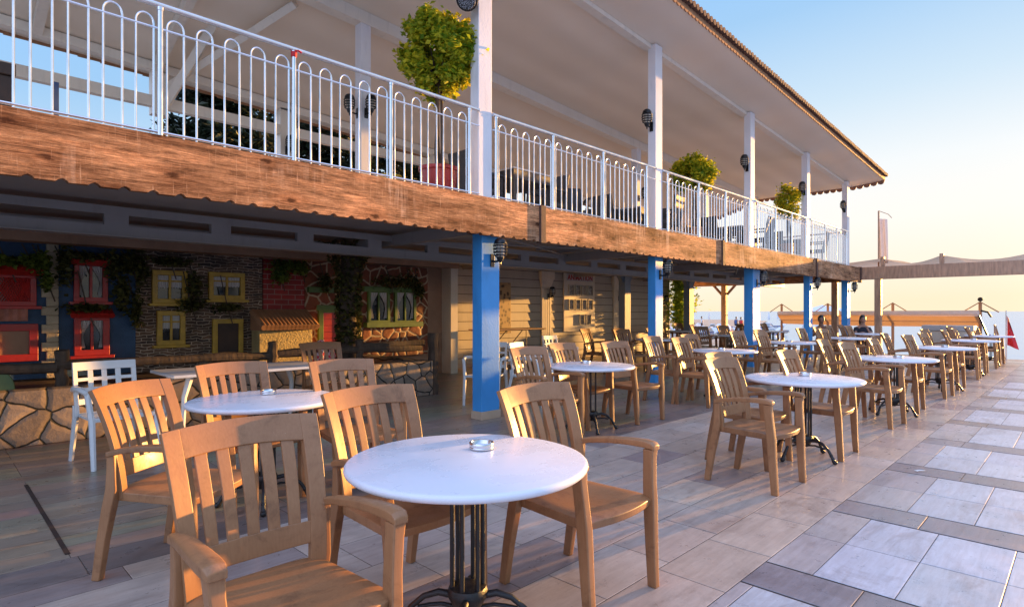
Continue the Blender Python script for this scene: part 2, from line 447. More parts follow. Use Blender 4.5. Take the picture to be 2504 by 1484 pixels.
# sea, beach, sky
t = NT('sea_water'); v = t.coord('Object', (1, 1, 1))
n1 = t.noise(v, .35, 6, .6); n2 = t.noise(t.coord('Object', (.25, 1, 1), (0,0,R(30))), 1.8, 5, .6)
t.set((.26,.40,.50), .22, 0, .5); t.bump(t.math('ADD', n1, t.math('MULTIPLY', n2, .5)), .24, .3)
g = MB(); g.poly([(-15000,-15000,-1.3),(20000,-15000,-1.3),(20000,20000,-1.3),(-15000,20000,-1.3)])
tag(g.build('sea', t.m, smooth=False), kind='structure')
t = NT('beach_sand'); v = t.coord('Object')
t.set(t.ramp(t.noise(v, .6, 6, .6), [(.3, (.26,.22,.18)), (.7, (.40,.34,.28))]), .95); t.bump(t.noise(v, 3, 5), .6, .1)
g = MB(); g.poly([(x,y,-1.1) for x,y in ((-60,15.1),(21.4,15.1),(21.4,6.2),(30,11.5),(60,24.5),(100,40),(150,58),(165,75),(150,110),(100,200),(0,330),(-200,330),(-200,15.1))])
tag(g.build('beach', t.m, smooth=False), kind='structure')

# ================================================================== BUILDING
def Zc(x): return 5.91 - .0535*(x-8.8)
bld = thing('terrace_restaurant', 'two storey seaside restaurant with blue columns, white upper posts and timber fascia', 'building')
YF = 5.28
COLX = [4.87, 8.93, 12.86, 16.45, 20.0]
COLX_L = [4.96, 8.94, 13.06, 16.63, 20.05]
for x, w, dp in zip(COLX_L, (.15,.12,.19,.12,.15), (.17,.15,.2,.15,.17)):
    g = MB(); g.box(x-w, x+w, YF, YF+dp, .10, 2.46)
    c = g.build('lower_column', M['blue'], bld, bevel=.006)
    g = MB(); g.box(x-w-.012, x+w+.012, YF-.012, YF+dp+.012, 0.001, .10)
    g.build('column_base', M['skirting'], c, bevel=.004)
for x in COLX:
    w = .112
    g = MB(); g.box(x-w, x+w, YF+.0, YF+.15, 2.70, Zc(x)-.002)
    g.build('upper_post', M['post_white'], bld, bevel=.008)
for x in (13.6, 17.2):        # second row of grey posts below
    g = MB(); g.box(x-.14, x+.14, 9.0, 9.2, 0.001, 2.46)
    for sx in (-1, 1):
        g.hexa([(x+sx*.141,9.04,2.1),(x+sx*.15,9.04,2.1),(x+sx*.15,9.16,2.1),(x+sx*.141,9.16,2.1),(x+sx*.141,9.04,2.45),(x+sx*.45,9.04,2.45),(x+sx*.45,9.16,2.45),(x+sx*.141,9.16,2.45)])
    g.build('lower_post', plaster('grey_blue_post', (.16,.22,.28), .1, .5) if 'gbp' not in M else M['gbp'], bld)
# fascia boards with scalloped lower edge
YB = 5.14
def fascia_board(x0, x1, name='fascia_board'):
    g = MB(); n = max(2, int(round((x1-x0)/.19))); prof = []
    rr = random.Random(int(x0*10)+99)
    for i in range(n):
        a = x0 + (x1-x0)*i/n; L = (x1-x0)/n
        prof += [(a+.30*L, 2.24+rr.uniform(0,.004)), (a+.38*L, 2.256), (a+.50*L, 2.266), (a+.62*L, 2.256), (a+.70*L, 2.24)]
    prof = [(x0, 2.245)] + prof + [(x1, 2.245)]
    top = [(x, 2.695) for x, z in prof]
    for yy in (YB,):
        A = [g.bm.verts.new((x, YB, z)) for x, z in prof]; B = [g.bm.verts.new((x, YB, 2.698)) for x, z in prof]
        C = [g.bm.verts.new((x, YB+.06, z)) for x, z in prof]; D = [g.bm.verts.new((x, YB+.06, 2.698)) for x, z in prof]
        for i in range(len(prof)-1):
            g.bm.faces.new((A[i],A[i+1],B[i+1],B[i])); g.bm.faces.new((C[i+1],C[i],D[i],D[i+1]))
            g.bm.faces.new((B[i],B[i+1],D[i+1],D[i])); g.bm.faces.new((A[i+1],A[i],C[i],C[i+1]))
        g.bm.faces.new((A[0],B[0],D[0],C[0])); g.bm.faces.new((A[-1],C[-1],D[-1],B[-1]))
    return g.build(name, M['fascia'], bld, smooth=False)
JX = [-6.0, .0-.0, 5.70, 11.1, 16.55, 20.75]
for a, b in ((-6.0, 5.70), (5.80, 11.02), (11.12, 16.55), (16.65, 20.68)):
    fascia_board(a, b)
for x in (5.75, 11.07, 16.60, 20.73):
    g = MB(); g.box(x-.05, x+.05, YB-.035, YB+.05, 2.225, 2.72)
    g.build('joint_cover', M['fascia_end'], bld, bevel=.006)
# end fascia over the seaward side
g = MB(); g.box(20.70, 20.76, YB+.06, 11.3, 2.26, 2.695)
g.build('end_fascia', M['fascia'], bld, smooth=False)
# slab: upper deck and lower ceiling
g = MB(); g.box(-6, 20.69, YB+.062, 10.9, 2.50, 2.68)
g.build('upper_deck', M['ceiling_low'], bld, smooth=False)
g = MB(); g.box(-6, 20.69, YB+.062, 10.9, 2.684, 2.688)
g.build('deck_bounce_floor', mat('pale_bounce_floor', (.66,.60,.53), .4, var=.08, scale=3), bld, smooth=False)  # unseen pale floor sheet, added to bounce light up to the soffit
# edge beam behind the fascia, cross beams and slotted truss beams
g = MB(); g.box(-6, 20.6, YF+.05, YF+.25, 2.36, 2.499); 
for k in range(-6, 42):
    x = -5.8 + k*.66
    if 8 < x < 20.4: g.box(x-.02, x+.02, YF+.252, 7.33, 2.455, 2.499)
g.build('edge_beam', M['beam_grey'], bld, smooth=False)
def ladder_beam(y, z0, z1, x0=-6, x1=20.5, step=1.05):
    g = MB(); h = (z1-z0)
    g.box(x0, x1, y-.04, y+.04, z0, z0+h*.36); g.box(x0, x1, y-.04, y+.04, z1-h*.28, z1)
    x = x0
    while x < x1:
        g.box(x, x+.22, y-.037, y+.037, z0+h*.36, z1-h*.28); x += step
    g.box(x0, x1, y-.09, y+.09, z0-.012, z0-.0005)
    g.box(x0, x1, y+.002, y+.004, z0+h*.36, z1-h*.28) if False else None
    return g.build('truss_beam', M['beam_grey'], bld, smooth=False)
ladder_beam(7.38, 2.13, 2.44)
ladder_beam(8.75, 2.30, 2.44)
for x in COLX_L[:4]:
    g = MB(); g.box(x-.06, x+.06, YF+.36, 10.4, 2.30, 2.452)
    g.build('cross_beam', M['beam_grey'], bld, smooth=False)
for (a, b) in (((5.1,5.7),(9.0,7.3)), ((9.0,5.7),(5.4,7.3)), ((9.1,5.7),(13,7.3)), ((13.1,5.7),(16.6,7.3))):
    g = MB(); g.cyl((a[0],a[1],2.40),(b[0],b[1],2.40), .012, n=6); g.build('brace_rod', M['beam_grey'], bld)
# rear wall with lap siding (Y = 10.5) from X 8.2 to 18.4
YW = 10.5
g = MB(); z = 0.0
while z < 2.45:
    g.hexa([(7.7,YW-.014,z+.012),(18.4,YW-.014,z+.012),(18.4,YW+.2,z+.012),(7.7,YW+.2,z+.012),
            (7.7,YW-.0,z+.215),(18.4,YW-.0,z+.215),(18.4,YW+.2,z+.215),(7.7,YW+.2,z+.215)])
    z += .216
wall = g.build('rear_wall', M['cream'], bld, smooth=False)
g = MB(); g.box(7.7, 18.38, YW+.02, YW+.19, 0.001, 2.44); g.build('wall_core', mat('dark_gap', (.03,.025,.02), .9), wall, smooth=False)
g = MB(); g.box(18.4, 18.44, YW-.02, 14, 0, 2.49); g.build('end_trim', M['cream_light'], bld, smooth=False)
for x in (8.22, 11.87, 15.2):              # fluted pilasters
    g = MB(); w = .19
    for i in range(5):
        a = x-w+i*2*w/5
        g.box(a+.008, a+2*w/5-.008, YW-.075, YW-.016, 0.12, 1.95)
    g.box(x-w, x+w, YW-.06, YW-.016, 0.12, 1.95)
    g.box(x-w-.02, x+w+.02, YW-.085, YW-.016, 1.95, 2.02)
    g.hexa([(x-w,YW-.08,2.02),(x+w,YW-.08,2.02),(x+w,YW-.016,2.02),(x-w,YW-.016,2.02),(x-w-.06,YW-.12,2.2),(x+w+.06,YW-.12,2.2),(x+w+.06,YW-.016,2.2),(x-w-.06,YW-.016,2.2)])
    g.box(x-w-.08, x+w+.08, YW-.13, YW-.016, 2.2, 2.40)
    g.box(x-w-.02, x+w+.02, YW-.09, YW-.016, 0.001, .12)
    g.build('pilaster', M['cream_light'], bld, bevel=.004, seg=1, smooth=False)
g = MB(); g.box(10.02, 10.52, YW-.05, YW-.0155, .78, 2.05)
tn = NT('mottled_print'); vv = tn.new('ShaderNodeTexVoronoi'); vv.inputs['Scale'].default_value = 9; tn.link(tn.coord(), vv.inputs['Vector'])
tn.set(tn.ramp(vv.outputs['Distance'], [(.2, (.06,.03,.015)), (.5, (.42,.27,.12))]), .6)
tag(g.build('patterned_panel', tn.m, bevel=.004), 'tall brown mottled panel on the siding wall, half hidden by the nearest blue column', 'panel')
g = MB(); g.box(.553, .577, 3.98, 5.8, .0015, .0035); tag(g.build('floor_joint', mat('dark_joint', (.04,.022,.015), .8), smooth=False), kind='structure')
g = MB(); g.box(.553+1.22, .577+1.22, 5.8, 7.35, .0015, .0035); tag(g.build('floor_joint', bpy.data.materials['dark_joint'], smooth=False), kind='structure')
# lower skirt of the siding wall, slightly warmer
g = MB(); g.box(8.75, 12.4, YW-.03, YW-.0145, .001, .1); g.box(13.1, 15.2, YW-.03, YW-.0145, .001, .1)
g.build('skirting', M['skirting'], wall, smooth=False)

# roof and upper ceiling ------------------------------------------------
XE0, XE1 = -6.0, 20.8
YE = 4.5
def ceil_z(x, y):
    if y < 5.4: return Zc(x) + .085*(5.4-y)/.9
    if y < 8.3: return Zc(x)
    return Zc(x) - .85*(y-8.3)/3.0
ys = [YE, 4.95, 5.4, 6.8, 8.3, 9.8, 11.4]
g = MB()
def cf(u, v):
    x = XE0 + (XE1-XE0)*u; i = v*6; a = int(min(5, i)); y = ys[a] + (ys[a+1]-ys[a])*(i-a)
    return (x, y, ceil_z(x, y))
def cg(u, v):
    p = cf(u, v); return (p[0], p[1], p[2]+.10)
g.solid(cf, cg, 24, 6)
g.build('soffit', M['ceiling_up'], bld, ang=60)
g = MB()
def rf(u, v):
    x = XE0-.05 + (XE1-XE0+.12)*u; i = v*6; a = int(min(5, i)); y = ys[a] + (ys[a+1]-ys[a])*(i-a)
    yy = y - .06 if a == 0 and i == 0 else y
    return (x, YE-.07 if v == 0 else y, ceil_z(x, y)+.104 + (.16*math.sin(PI*v)))
g.solid(rf, lambda u, v: tuple(Vector(rf(u, v))+Vector((0,0,.05))), 24, 6)
# row of roof tiles along the eave edge
for i in range(230):
    x = XE0 + (XE1-XE0)*(i+.5)/230
    z = ceil_z(x, YE)
    g.cyl((x, YE-.10, z+.125+random.uniform(-.006,.006)), (x, YE+.25, z+.14), .050, .045, 8)
g.build('roof_covering', M['roofing'], bld, ang=50)
# scalloped trim
def scallop_x(y, name='eave_trim'):
    g = MB(); n = 230; L = (XE1-XE0)/n
    for i in range(n):
        a = XE0 + i*L; z = ceil_z(a, YE)
        A = [(a, z+.09), (a, z+.02), (a+L*.15, z-.015), (a+L*.5, z-.03), (a+L*.85, z-.015), (a+L, z+.02), (a+L, z+.09)]
        f = [g.bm.verts.new((p[0], y, p[1])) for p in A]; b = [g.bm.verts.new((p[0], y+.02, p[1])) for p in A]
        g.bm.faces.new(f); g.bm.faces.new(list(reversed(b)))
        for k in range(7): g.bm.faces.new((f[k], b[k], b[(k+1) % 7], f[(k+1) % 7]))
    return g.build(name, M['terracotta'], bld, smooth=False)
scallop_x(YE-.022)
g = MB(); n = 36; L = (11.4-YE)/n
for i in range(n):
    a = YE + i*L; z = min(ceil_z(XE1, a), ceil_z(XE1, a+L))
    A = [(a, z+.14), (a, z-.02), (a+L*.15, z-.085), (a+L*.5, z-.11), (a+L*.85, z-.085), (a+L, z-.02), (a+L, z+.14)]
    f = [g.bm.verts.new((XE1+.002, p[0], p[1])) for p in A]; b = [g.bm.verts.new((XE1+.022, p[0], p[1])) for p in A]
    g.bm.faces.new(f); g.bm.faces.new(list(reversed(b)))
    for k in range(7): g.bm.faces.new((f[k], b[k], b[(k+1) % 7], f[(k+1) % 7]))
g.build('gable_trim', mat('brown_trim', (.20,.10,.07), .6), bld, smooth=False)
g = MB(); n = 60
for y in (11.39,):
    for i in range(90):
        L = (XE1-XE0)/90; a = XE0+i*L; z = ceil_z(a, 11.4)
        g.hexa([(a,y,z-.05),(a+L,y,z-.05),(a+L,y+.02,z-.05),(a,y+.02,z-.05),(a,y,z+.1),(a+L,y,z+.1),(a+L,y+.02,z+.1),(a,y+.02,z+.1)])
g.build('rear_trim', M['terracotta'], bld, smooth=False)
def sloped_beam(y0, y1, d, x0=-6.0, x1=20.5, name='ceiling_beam', drop=.0, m='ceiling_beam'):
    g = MB(); n = 10
    for i in range(1):
        za, zb = Zc(x0)-.003, Zc(x1)-.003
        g.hexa([(x0,y0,za-d),(x1,y0,zb-d),(x1,y1,zb-d),(x0,y1,za-d),(x0,y0,za),(x1,y0,zb),(x1,y1,zb),(x0,y1,za)])
    return g.build(name, M[m], bld, smooth=False)
sloped_beam(5.36, 5.5, .07)
sloped_beam(8.22, 8.42, .20)
g = MB()
x0, x1 = -6.0, 20.4
za, zb = ceil_z(x0,11.0)-.003, ceil_z(x1,11.0)-.003
g.hexa([(x0,11.0,za-.16),(x1,11.0,zb-.16),(x1,11.16,zb-.16),(x0,11.16,za-.16),(x0,11.0,za-.02),(x1,11.0,zb-.02),(x1,11.16,zb-.065),(x0,11.16,za-.065)])
g.build('rear_beam', M['ceiling_beam'], bld, smooth=False)
# transverse rafters on the left part of the ceiling
for x in (1.2, 2.75, -1.6):
    g = MB()
    for ya, yb in ((5.5, 8.22), (8.42, 11.0)):
        g.hexa([(x-.06,ya,ceil_z(x,ya)-.16),(x+.06,ya,ceil_z(x,ya)-.16),(x+.06,yb,ceil_z(x,yb)-.16),(x-.06,yb,ceil_z(x,yb)-.16),
                (x-.06,ya,ceil_z(x,ya)-.003),(x+.06,ya,ceil_z(x,ya)-.003),(x+.06,yb,ceil_z(x,yb)-.003),(x-.06,yb,ceil_z(x,yb)-.003)])
    g.build('rafter', M['ceiling_beam'], bld, smooth=False)
# inner posts, rear posts
for x in (5.0, 12.95, 16.7, 20.2):
    g = MB(); g.box(x-.09, x+.09, 8.23, 8.41, 2.68, Zc(x)-.2); g.build('inner_post', M['post_white'], bld, bevel=.006)
for x in (4.95, 8.6, 12.9, 16.7):
    g = MB(); g.box(x-.12, x+.12, 11.0, 11.2, 2.68, ceil_z(x,11.1)-.1); g.build('rear_post', M['ceiling_beam'], bld)
# rear hanger post, tie rail and brace seen at the left
g = MB(); g.box(2.68, 2.92, 11.0, 11.2, 4.60, ceil_z(2.8,11.1)-.1); g.build('hanger_post', M['ceiling_beam'], bld, bevel=.01)
g = MB(); g.box(-6, 8.5, 11.02, 11.14, 4.72, 4.90); g.build('tie_rail', M['ceiling_beam'], bld, smooth=False)
g = MB()
g.tube([(2.86,11.1,4.72),(3.3,9.6,6.0)], .085, 4); g.build('diagonal_brace', M['ceiling_beam'], bld, smooth=False)
g = MB()
g.tube([(2.9,11.1,5.1),(4.0,8.6,6.0)], .075, 4); g.build('diagonal_brace', M['ceiling_beam'], bld, smooth=False)
g = MB(); g.box(-6, 20.6, 10.85, 10.9, 2.66, 2.9); g.build('deck_edge', M['lintel'], bld, smooth=False)

# ------------------------------------------------------------------ balcony railing
def hoop_mesh():
    g = MB(); w = .062; zb, zt = 2.752, 3.60
    pts = [(-w,0,zb-.025), (-w,0,zb+.3), (-w,0,zt)]
    for k in range(1, 9):
        a = PI - PI*k/9; pts.append((w*math.cos(a), 0, zt+w*1.15*math.sin(a)))
    pts += [(w,0,zt), (w,0,zb+.3), (w,0,zb-.025)]
    g.tube(pts, .0085, 8); return g
hoop_proto = hoop_mesh().build('baluster', M['steelrail'], link=False)
YR = 5.27
def railing(posts, label, xa, xb):
    r = thing('balcony_railing', label, 'railing', (0,0,0), 0, 'steel balcony railings between the white posts')
    g = MB(); g.cyl((xa, YR, 3.765), (xb, YR, 3.765), .024, n=14); g.build('handrail', M['steelrail'], r)
    g = MB(); g.cyl((xa, YR, 3.575), (xb, YR, 3.575), .010, n=8); g.build('middle_rail', M['steelrail'], r)
    g = MB(); g.cyl((xa, YR, 2.752), (xb, YR, 2.752), .012, n=8); g.build('bottom_rail', M['steelrail'], r)
    for x in posts:
        g = MB(); g.cyl((x, YR, 2.70), (x, YR, 3.742), .021, n=12); g.cyl((x, YR, 3.72), (x, YR, 3.745), .026, n=12)
        g.build('rail_post', M['steelrail'], r)
    for a, b in zip(posts, posts[1:]):
        for k in range(5):
            o = hoop_proto.copy(); col.objects.link(o); o.parent = r
            sp = (b-a)/5
            o.location = (a + sp*(k+.5), YR, 0); o.scale = (min(1.0, sp/.215), 1, 1)
    return r
rl = railing([-3.9,-2.85,-1.8,-.75,.28,1.34,2.44,3.50,4.60], 'long stainless steel balcony railing left of the nearest white post, red tape on one post', -4.0, 4.755)
railing([5.04,6.13,7.30,8.52], 'stainless steel balcony railing between the first and second white posts', 4.985, 8.815)
railing([9.2,10.35,11.5,12.65], 'stainless steel balcony railing between the second and third white posts, below the second potted tree', 9.045, 12.745)
railing([13.1,14.15,15.2,16.2], 'stainless steel balcony railing between the third and fourth white posts', 12.975, 16.335)
railing([16.7,17.75,18.8,19.78], 'stainless steel balcony railing between the last two white posts, at the sea end', 16.565, 19.885)
g = MB(); g.lathe([(.024,3.69),(.027,3.695),(.028,3.735),(.024,3.742)], (2.44, YR, 0), 12)
g.tube([(2.44,YR-.02,3.742),(2.47,YR-.034,3.748),(2.5,YR-.03,3.74)], .009, 6)
g.build('red_tape', M['redcloth'], rl)
# seaward return of the railing
r = thing('balcony_railing', 'stainless steel balcony railing along the seaward end of the upper deck', 'railing', (20.05, 5.5, 0), PI/2, 'steel balcony railings between the white posts')
g = MB(); g.cyl((0,0,3.765),(5.2,0,3.765), .024, n=10); g.build('handrail', M['steelrail'], r)
g = MB(); g.cyl((0,0,2.752),(5.2,0,2.752), .012, n=8); g.build('bottom_rail', M['steelrail'], r)
for k in range(6):
    g = MB(); g.cyl((.1+k*1.0,0,2.7),(.1+k*1.0,0,3.745), .021, n=10); g.build('rail_post', M['steelrail'], r)
for k in range(24):
    o = hoop_proto.copy(); col.objects.link(o); o.parent = r; o.location = (.2+.205*k, 0, 0)

# ================================================================== LANTERNS
def make_lantern():
    r = thing('caged_wall_lantern', '', 'lamp', (0,0,0), 0, 'black caged bulkhead lanterns on the columns and walls')
    # local: mounted on a wall at y=0, lamp hangs at y=-.17
    g = MB(); y = -.17
    g.lathe([(.001,.155),(.04,.15),(.07,.13),(.085,.10),(.088,.075),(.082,.07),(.001,.068)], (0,y,0), 20)
    g.build('lamp_cap', M['blackmetal'], r)
    g = MB(); g.lathe([(.052,-.11),(.06,-.09),(.062,.066)], (0,y,0), 18); g.build('lamp_glass', M['lampglass'], r)
    g = MB()
    for z, rad in ((.045,.094),(.0,.096),(-.045,.094),(-.088,.082)):
        g.tube([(rad*math.cos(2*PI*k/20), y+rad*math.sin(2*PI*k/20), z) for k in range(20)], .010, 6, closed=True)
    for k in range(4):
        a = PI/4 + k*PI/2; c_, s_ = math.cos(a), math.sin(a)
        g.tube([(.086*c_,y+.086*s_,.08),(.09*c_,y+.09*s_,0),(.082*c_,y+.082*s_,-.09),(.03*c_,y+.03*s_,-.13)], .006, 6)
    g.lathe([(.03,-.18),(.05,-.14),(.055,-.112),(.001,-.11)], (0,y,0), 14)
    g.lathe([(.004,-.235),(.014,-.21),(.012,-.18)], (0,y,0), 8)
    g.build('lamp_cage', M['blackmetal'], r)
    g = MB(); g.tube([(0,0,-.15),(0,-.05,-.17),(0,-.12,-.165),(0,y,-.13)], .016, 8)
    g.box(-.035,.035,-.018,0,-.24,-.06)
    g.build('wall_bracket', M['blackmetal'], r, bevel=.003)
    r.scale = (.88,.88,.88)
    return r
lan = make_lantern()
L = []
for i, x in enumerate(COLX_L):
    L.append(((x+.02, YF-.001, 2.09), 0, 'black caged lantern on the front of the %s blue column from the left' % ['first','second','third','fourth','fifth'][i]))
for i, x in enumerate(COLX[1:]):
    L.append(((x-.113, YF+.075, 4.62-.02*i), -PI/2, 'black caged lantern on the side of the %s white upper post from the left' % ['second','third','fourth','fifth'][i]))
L += [((8.30, YW-.078, 1.86), 0, 'black caged lantern on the leftmost cream pilaster, right of the painted houses'),
      ((11.92, YW-.078, 1.86), 0, 'black caged lantern on the cream pilaster left of the ANIMATION board'),
      ((15.25, YW-.078, 1.86), 0, 'black caged lantern on the cream pilaster right of the ANIMATION board'),
      ((5.0, 8.229, 4.62), 0, 'black caged lantern on an inner upper post behind the long left railing'),
      ((4.909, 8.32, 4.62), -PI/2, 'black caged lantern left on the inner upper post behind the long left railing'),
      ((12.95, 8.229, 4.35), 0, 'black caged lantern on the inner upper post seen low behind the second railing'),
      ((4.95, 10.999, 4.55), 0, 'black caged lantern on a rear upper post in front of the dark trees'),
      ((18.0, YW+.0, 1.75), 0, 'black caged lantern half hidden in the green climbing plant')]
for i, (p, rz, lab) in enumerate(L):
    if i == 0: lan.location = p; lan.rotation_euler = (0,0,rz); lan['label'] = lab
    else: dup(lan, p, rz, lab)
# big round loudspeaker on top of the first post
s_ = thing('round_loudspeaker', 'black round loudspeaker with silver grille high beside the nearest white post', 'speaker', (4.72, YF+.05, 5.02))
g = MB(); g.tube([(-.06,0,.12),(-.13,-.05,.05),(-.19,-.10,-.02)], [.10,.135,.13], 20); g.build('speaker_body', M['blackmetal'], s_)
g = MB(); g.tube([(-.192,-.102,-.023),(-.2,-.108,-.03)], [.11,.10], 20)
t = NT('speaker_mesh'); vo = t.new('ShaderNodeTexVoronoi'); vo.inputs['Scale'].default_value = 90; t.link(t.coord(), vo.inputs['Vector'])
t.set(t.ramp(vo.outputs['Distance'], [(.25,(.5,.5,.55)),(.45,(.02,.02,.02))]), .4)
g.build('speaker_grille', t.m, s_)

# ================================================================== FURNITURE
def yb(z):
    t_ = (z-.44)/.5; return .195 + .035*t_ + .115*t_*abs(t_)
def hw(z):
    return .232 + .032*(z-.44)/.5
def B(u, z, off=0):
    n = Vector((0, 1, -.32)).normalized()
    p = Vector((u*hw(z), yb(z) - (.040+.02*(z-.44))*u*u, z)); return p + n*off
def make_chair():
    r = thing('plastic_armchair', '', 'chair', (0,0,0), 0, 'tan slatted plastic armchairs around the round tables')
    # seat
    def outl(u, v):
        x = (2*u-1); yf = -.285 + .040*x*x; yr = .195 - .01*x*x
        y = yf + (yr-yf)*v; w = .262 - .035*v
        return x*w, y
    def stop(u, v):
        x, y = outl(u, v); q = 2*u-1
        dip = -.016*(1-q*q)*math.sin(PI*min(1, v*1.1)); fr = -.020*max(0, 1-v/.16)**2; ed = -.012*abs(q)**8
        return (x, y, .447+dip+fr+ed)
    def sbot(u, v):
        x, y = outl(u, v); return (x*.985, y*.985, .392)
    g = MB(); g.solid(stop, sbot, 14, 10); g.build('seat', M['tan'], r, bevel=.005, ang=40)
    # backrest: stiles, top rail, bottom rail, five slats
    g = MB(); th = .009
    def piece(u0, u1, z0, z1, nu, nv, t_=th, o=0):
        def f(a, b, s):
            u = u0 + (u1-u0)*a
            za = z0(u) if callable(z0) else z0; zb = z1(u) if callable(z1) else z1
            return B(u, za + (zb-za)*b, s*t_+o)
        g.solid(lambda a, b: f(a, b, -1), lambda a, b: f(a, b, 1), nu, nv)
    top = lambda u: .948 - .010*u*u
    tl = lambda u: .858 - .014*u*u
    bl = lambda u: .500 - .0*u
    bt = lambda u: .572 - .0*u
    piece(-.782, .782, tl, top, 14, 3, .0115)
    piece(-.80, .80, lambda u: .492+.012*u*u, lambda u: .57+.008*u*u, 12, 2, .0095)
    for s in (-1, 1):
        a, b = (.775, 1.0) if s > 0 else (-1.0, -.775)
        piece(a, b, .40, top, 3, 14, .0135, .0)
    sw = .083; gp = (2*.775 - 5*2*sw)/6
    for k in range(5):
        u0 = -.775 + gp + k*(2*sw+gp); piece(u0, u0+2*sw, .568, lambda u: .860-.014*u*u, 2, 8, .006)
    g.build('backrest', M['tan'], r, bevel=.003, seg=2, ang=40)
    for s in (-1, 1):
        def ring(c, w, h, tilt=0):
            x, y, z = c
            return [(x-w/2,y-h/2,z),(x+w/2,y-h/2,z),(x+w/2,y+h/2,z),(x-w/2,y+h/2,z)]
        g = MB()   # front leg, floor to arm
        st = [((s*.247,-.262,0),.036,.046), ((s*.251,-.250,.20),.040,.052), ((s*.256,-.240,.40),.042,.060), ((s*.262,-.232,.50),.040,.056), ((s*.272,-.226,.60),.042,.054), ((s*.276,-.226,.655),.046,.058)]
        g.loft([ring(*q) for q in st]); g.build('leg', M['tan'], r, bevel=.006, ang=40)
        g = MB()   # rear leg
        st = [((s*.240,.272,0),.036,.044), ((s*.240,.240,.20),.040,.050), ((s*.238,.208,.36),.044,.056), ((s*.236,.188,.45),.044,.058), ((s*.240,.186,.56),.036,.045), ((s*.246,.186,.635),.03,.04)]
        g.loft([ring(*q) for q in st]); g.build('leg', M['tan'], r, bevel=.006, ang=40)
        g = MB()   # arm
        pts = [((s*.250,.205,.628),.034,.030), ((s*.258,.12,.650),.040,.030), ((s*.268,0,.668),.052,.032), ((s*.276,-.11,.676),.058,.034), ((s*.279,-.20,.678),.060,.036), ((s*.278,-.245,.674),.058,.034), ((s*.276,-.262,.664),.050,.026)]
        rings = []
        for (x,y,z), w, h in pts:
            rings.append([(x-w/2,y,z-h/2),(x+w/2,y,z-h/2),(x+w/2,y,z+h/2-.004),(x+w*.15,y,z+h/2),(x-w*.15,y,z+h/2),(x-w/2,y,z+h/2-.004)])
        g.loft(rings); g.build('armrest', M['tan'], r, bevel=.005, ang=40)
    return r

def make_table():
    r = thing('round_table', '', 'table', (0,0,0), 0, 'round white bistro tables on black iron pedestals')
    g = MB(); g.lathe([(.470,.692),(.482,.695),(.490,.702),(.4925,.710),(.491,.718),(.486,.7235),(.478,.726)], (0,0,0), 72)
    g.build('tabletop', M['laminate'], r, ang=50)
    g = MB()
    for k in range(6):
        a = 2*PI*k/6 + .3
        g.cyl((.064*math.cos(a), .064*math.sin(a), .185), (.064*math.cos(a), .064*math.sin(a), .675), .0098, n=10)
    g.lathe([(.085,.672),(.10,.676),(.10,.690)], (0,0,0), 16)
    for k in range(4):
        a = PI/2*k+.2; g.rbox((.13*math.cos(a), .13*math.sin(a), .684), (.26,.03,.012), Matrix.Rotation(a, 3, 'Z'))
    g.build('pedestal', M['iron'], r, ang=50)
    g = MB(); g.lathe([(.02,.10),(.05,.11),(.066,.14),(.080,.165),(.084,.185),(.076,.205),(.05,.21)], (0,0,0), 20)
    g.build('pedestal_hub', M['iron'], r, ang=50)
    for k in range(4):
        a = PI/2*k + .55; ca, sa = math.cos(a), math.sin(a)
        def P(rr, z): return (rr*ca, rr*sa, z)
        g = MB(); g.tube([P(.05,.165),P(.12,.178),P(.18,.160),P(.235,.115),P(.272,.055),P(.29,.02)], [.016,.015,.013,.012,.013,.018], 8)
        g.tube([P(.05,.12),P(.11,.13),P(.16,.125),P(.205,.115)], [.009,.008,.008,.009], 6)
        g.sphere(P(.297,.019), .019, (1.1,1.1,1), 10, 6); g.sphere(P(.262,.07), .016, (1,1,1), 8, 6)
        g.build('pedestal_foot', M['iron'], r, ang=60)
    return r
def make_ashtray():
    g = MB()
    g.lathe([(.045,0),(.052,.002),(.054,.008),(.052,.012),(.054,.016),(.054,.028),(.051,.031),(.046,.030),(.044,.022),(.040,.014),(.02,.012)], (0,0,0), 32)
    return g.build('ashtray', M['steel'], ang=50)
chair = make_chair(); table = make_table(); ash = make_ashtray()
first = {'c': True, 't': True, 'a': True}
ORD = ['nearest','second','third','fourth','fifth','sixth']
def put(key, proto, loc, rz, label):
    if first[key]:
        first[key] = False
        o = proto; o.location = loc; o.rotation_euler = (0,0,rz); o['label'] = label
    else:
        o = dup(proto, loc, rz, label)
    return o
tag(ash, 'x', 'ashtray', 'round steel ashtrays on the tables')
NOASH = set()
def table_at(x, y, lab, a=None, rz=0):
    put('t', table, (x,y,0), rz, 'round white table, ' + lab)
    if a is not None:
        put('a', ash, (x+a[0], y+a[1], .7275), random.uniform(0,3), 'steel ashtray on the table ' + lab)
def chair_at(x, y, deg, lab):
    put('c', chair, (x,y,0), R(deg), lab)
T = 'tan slatted armchair '
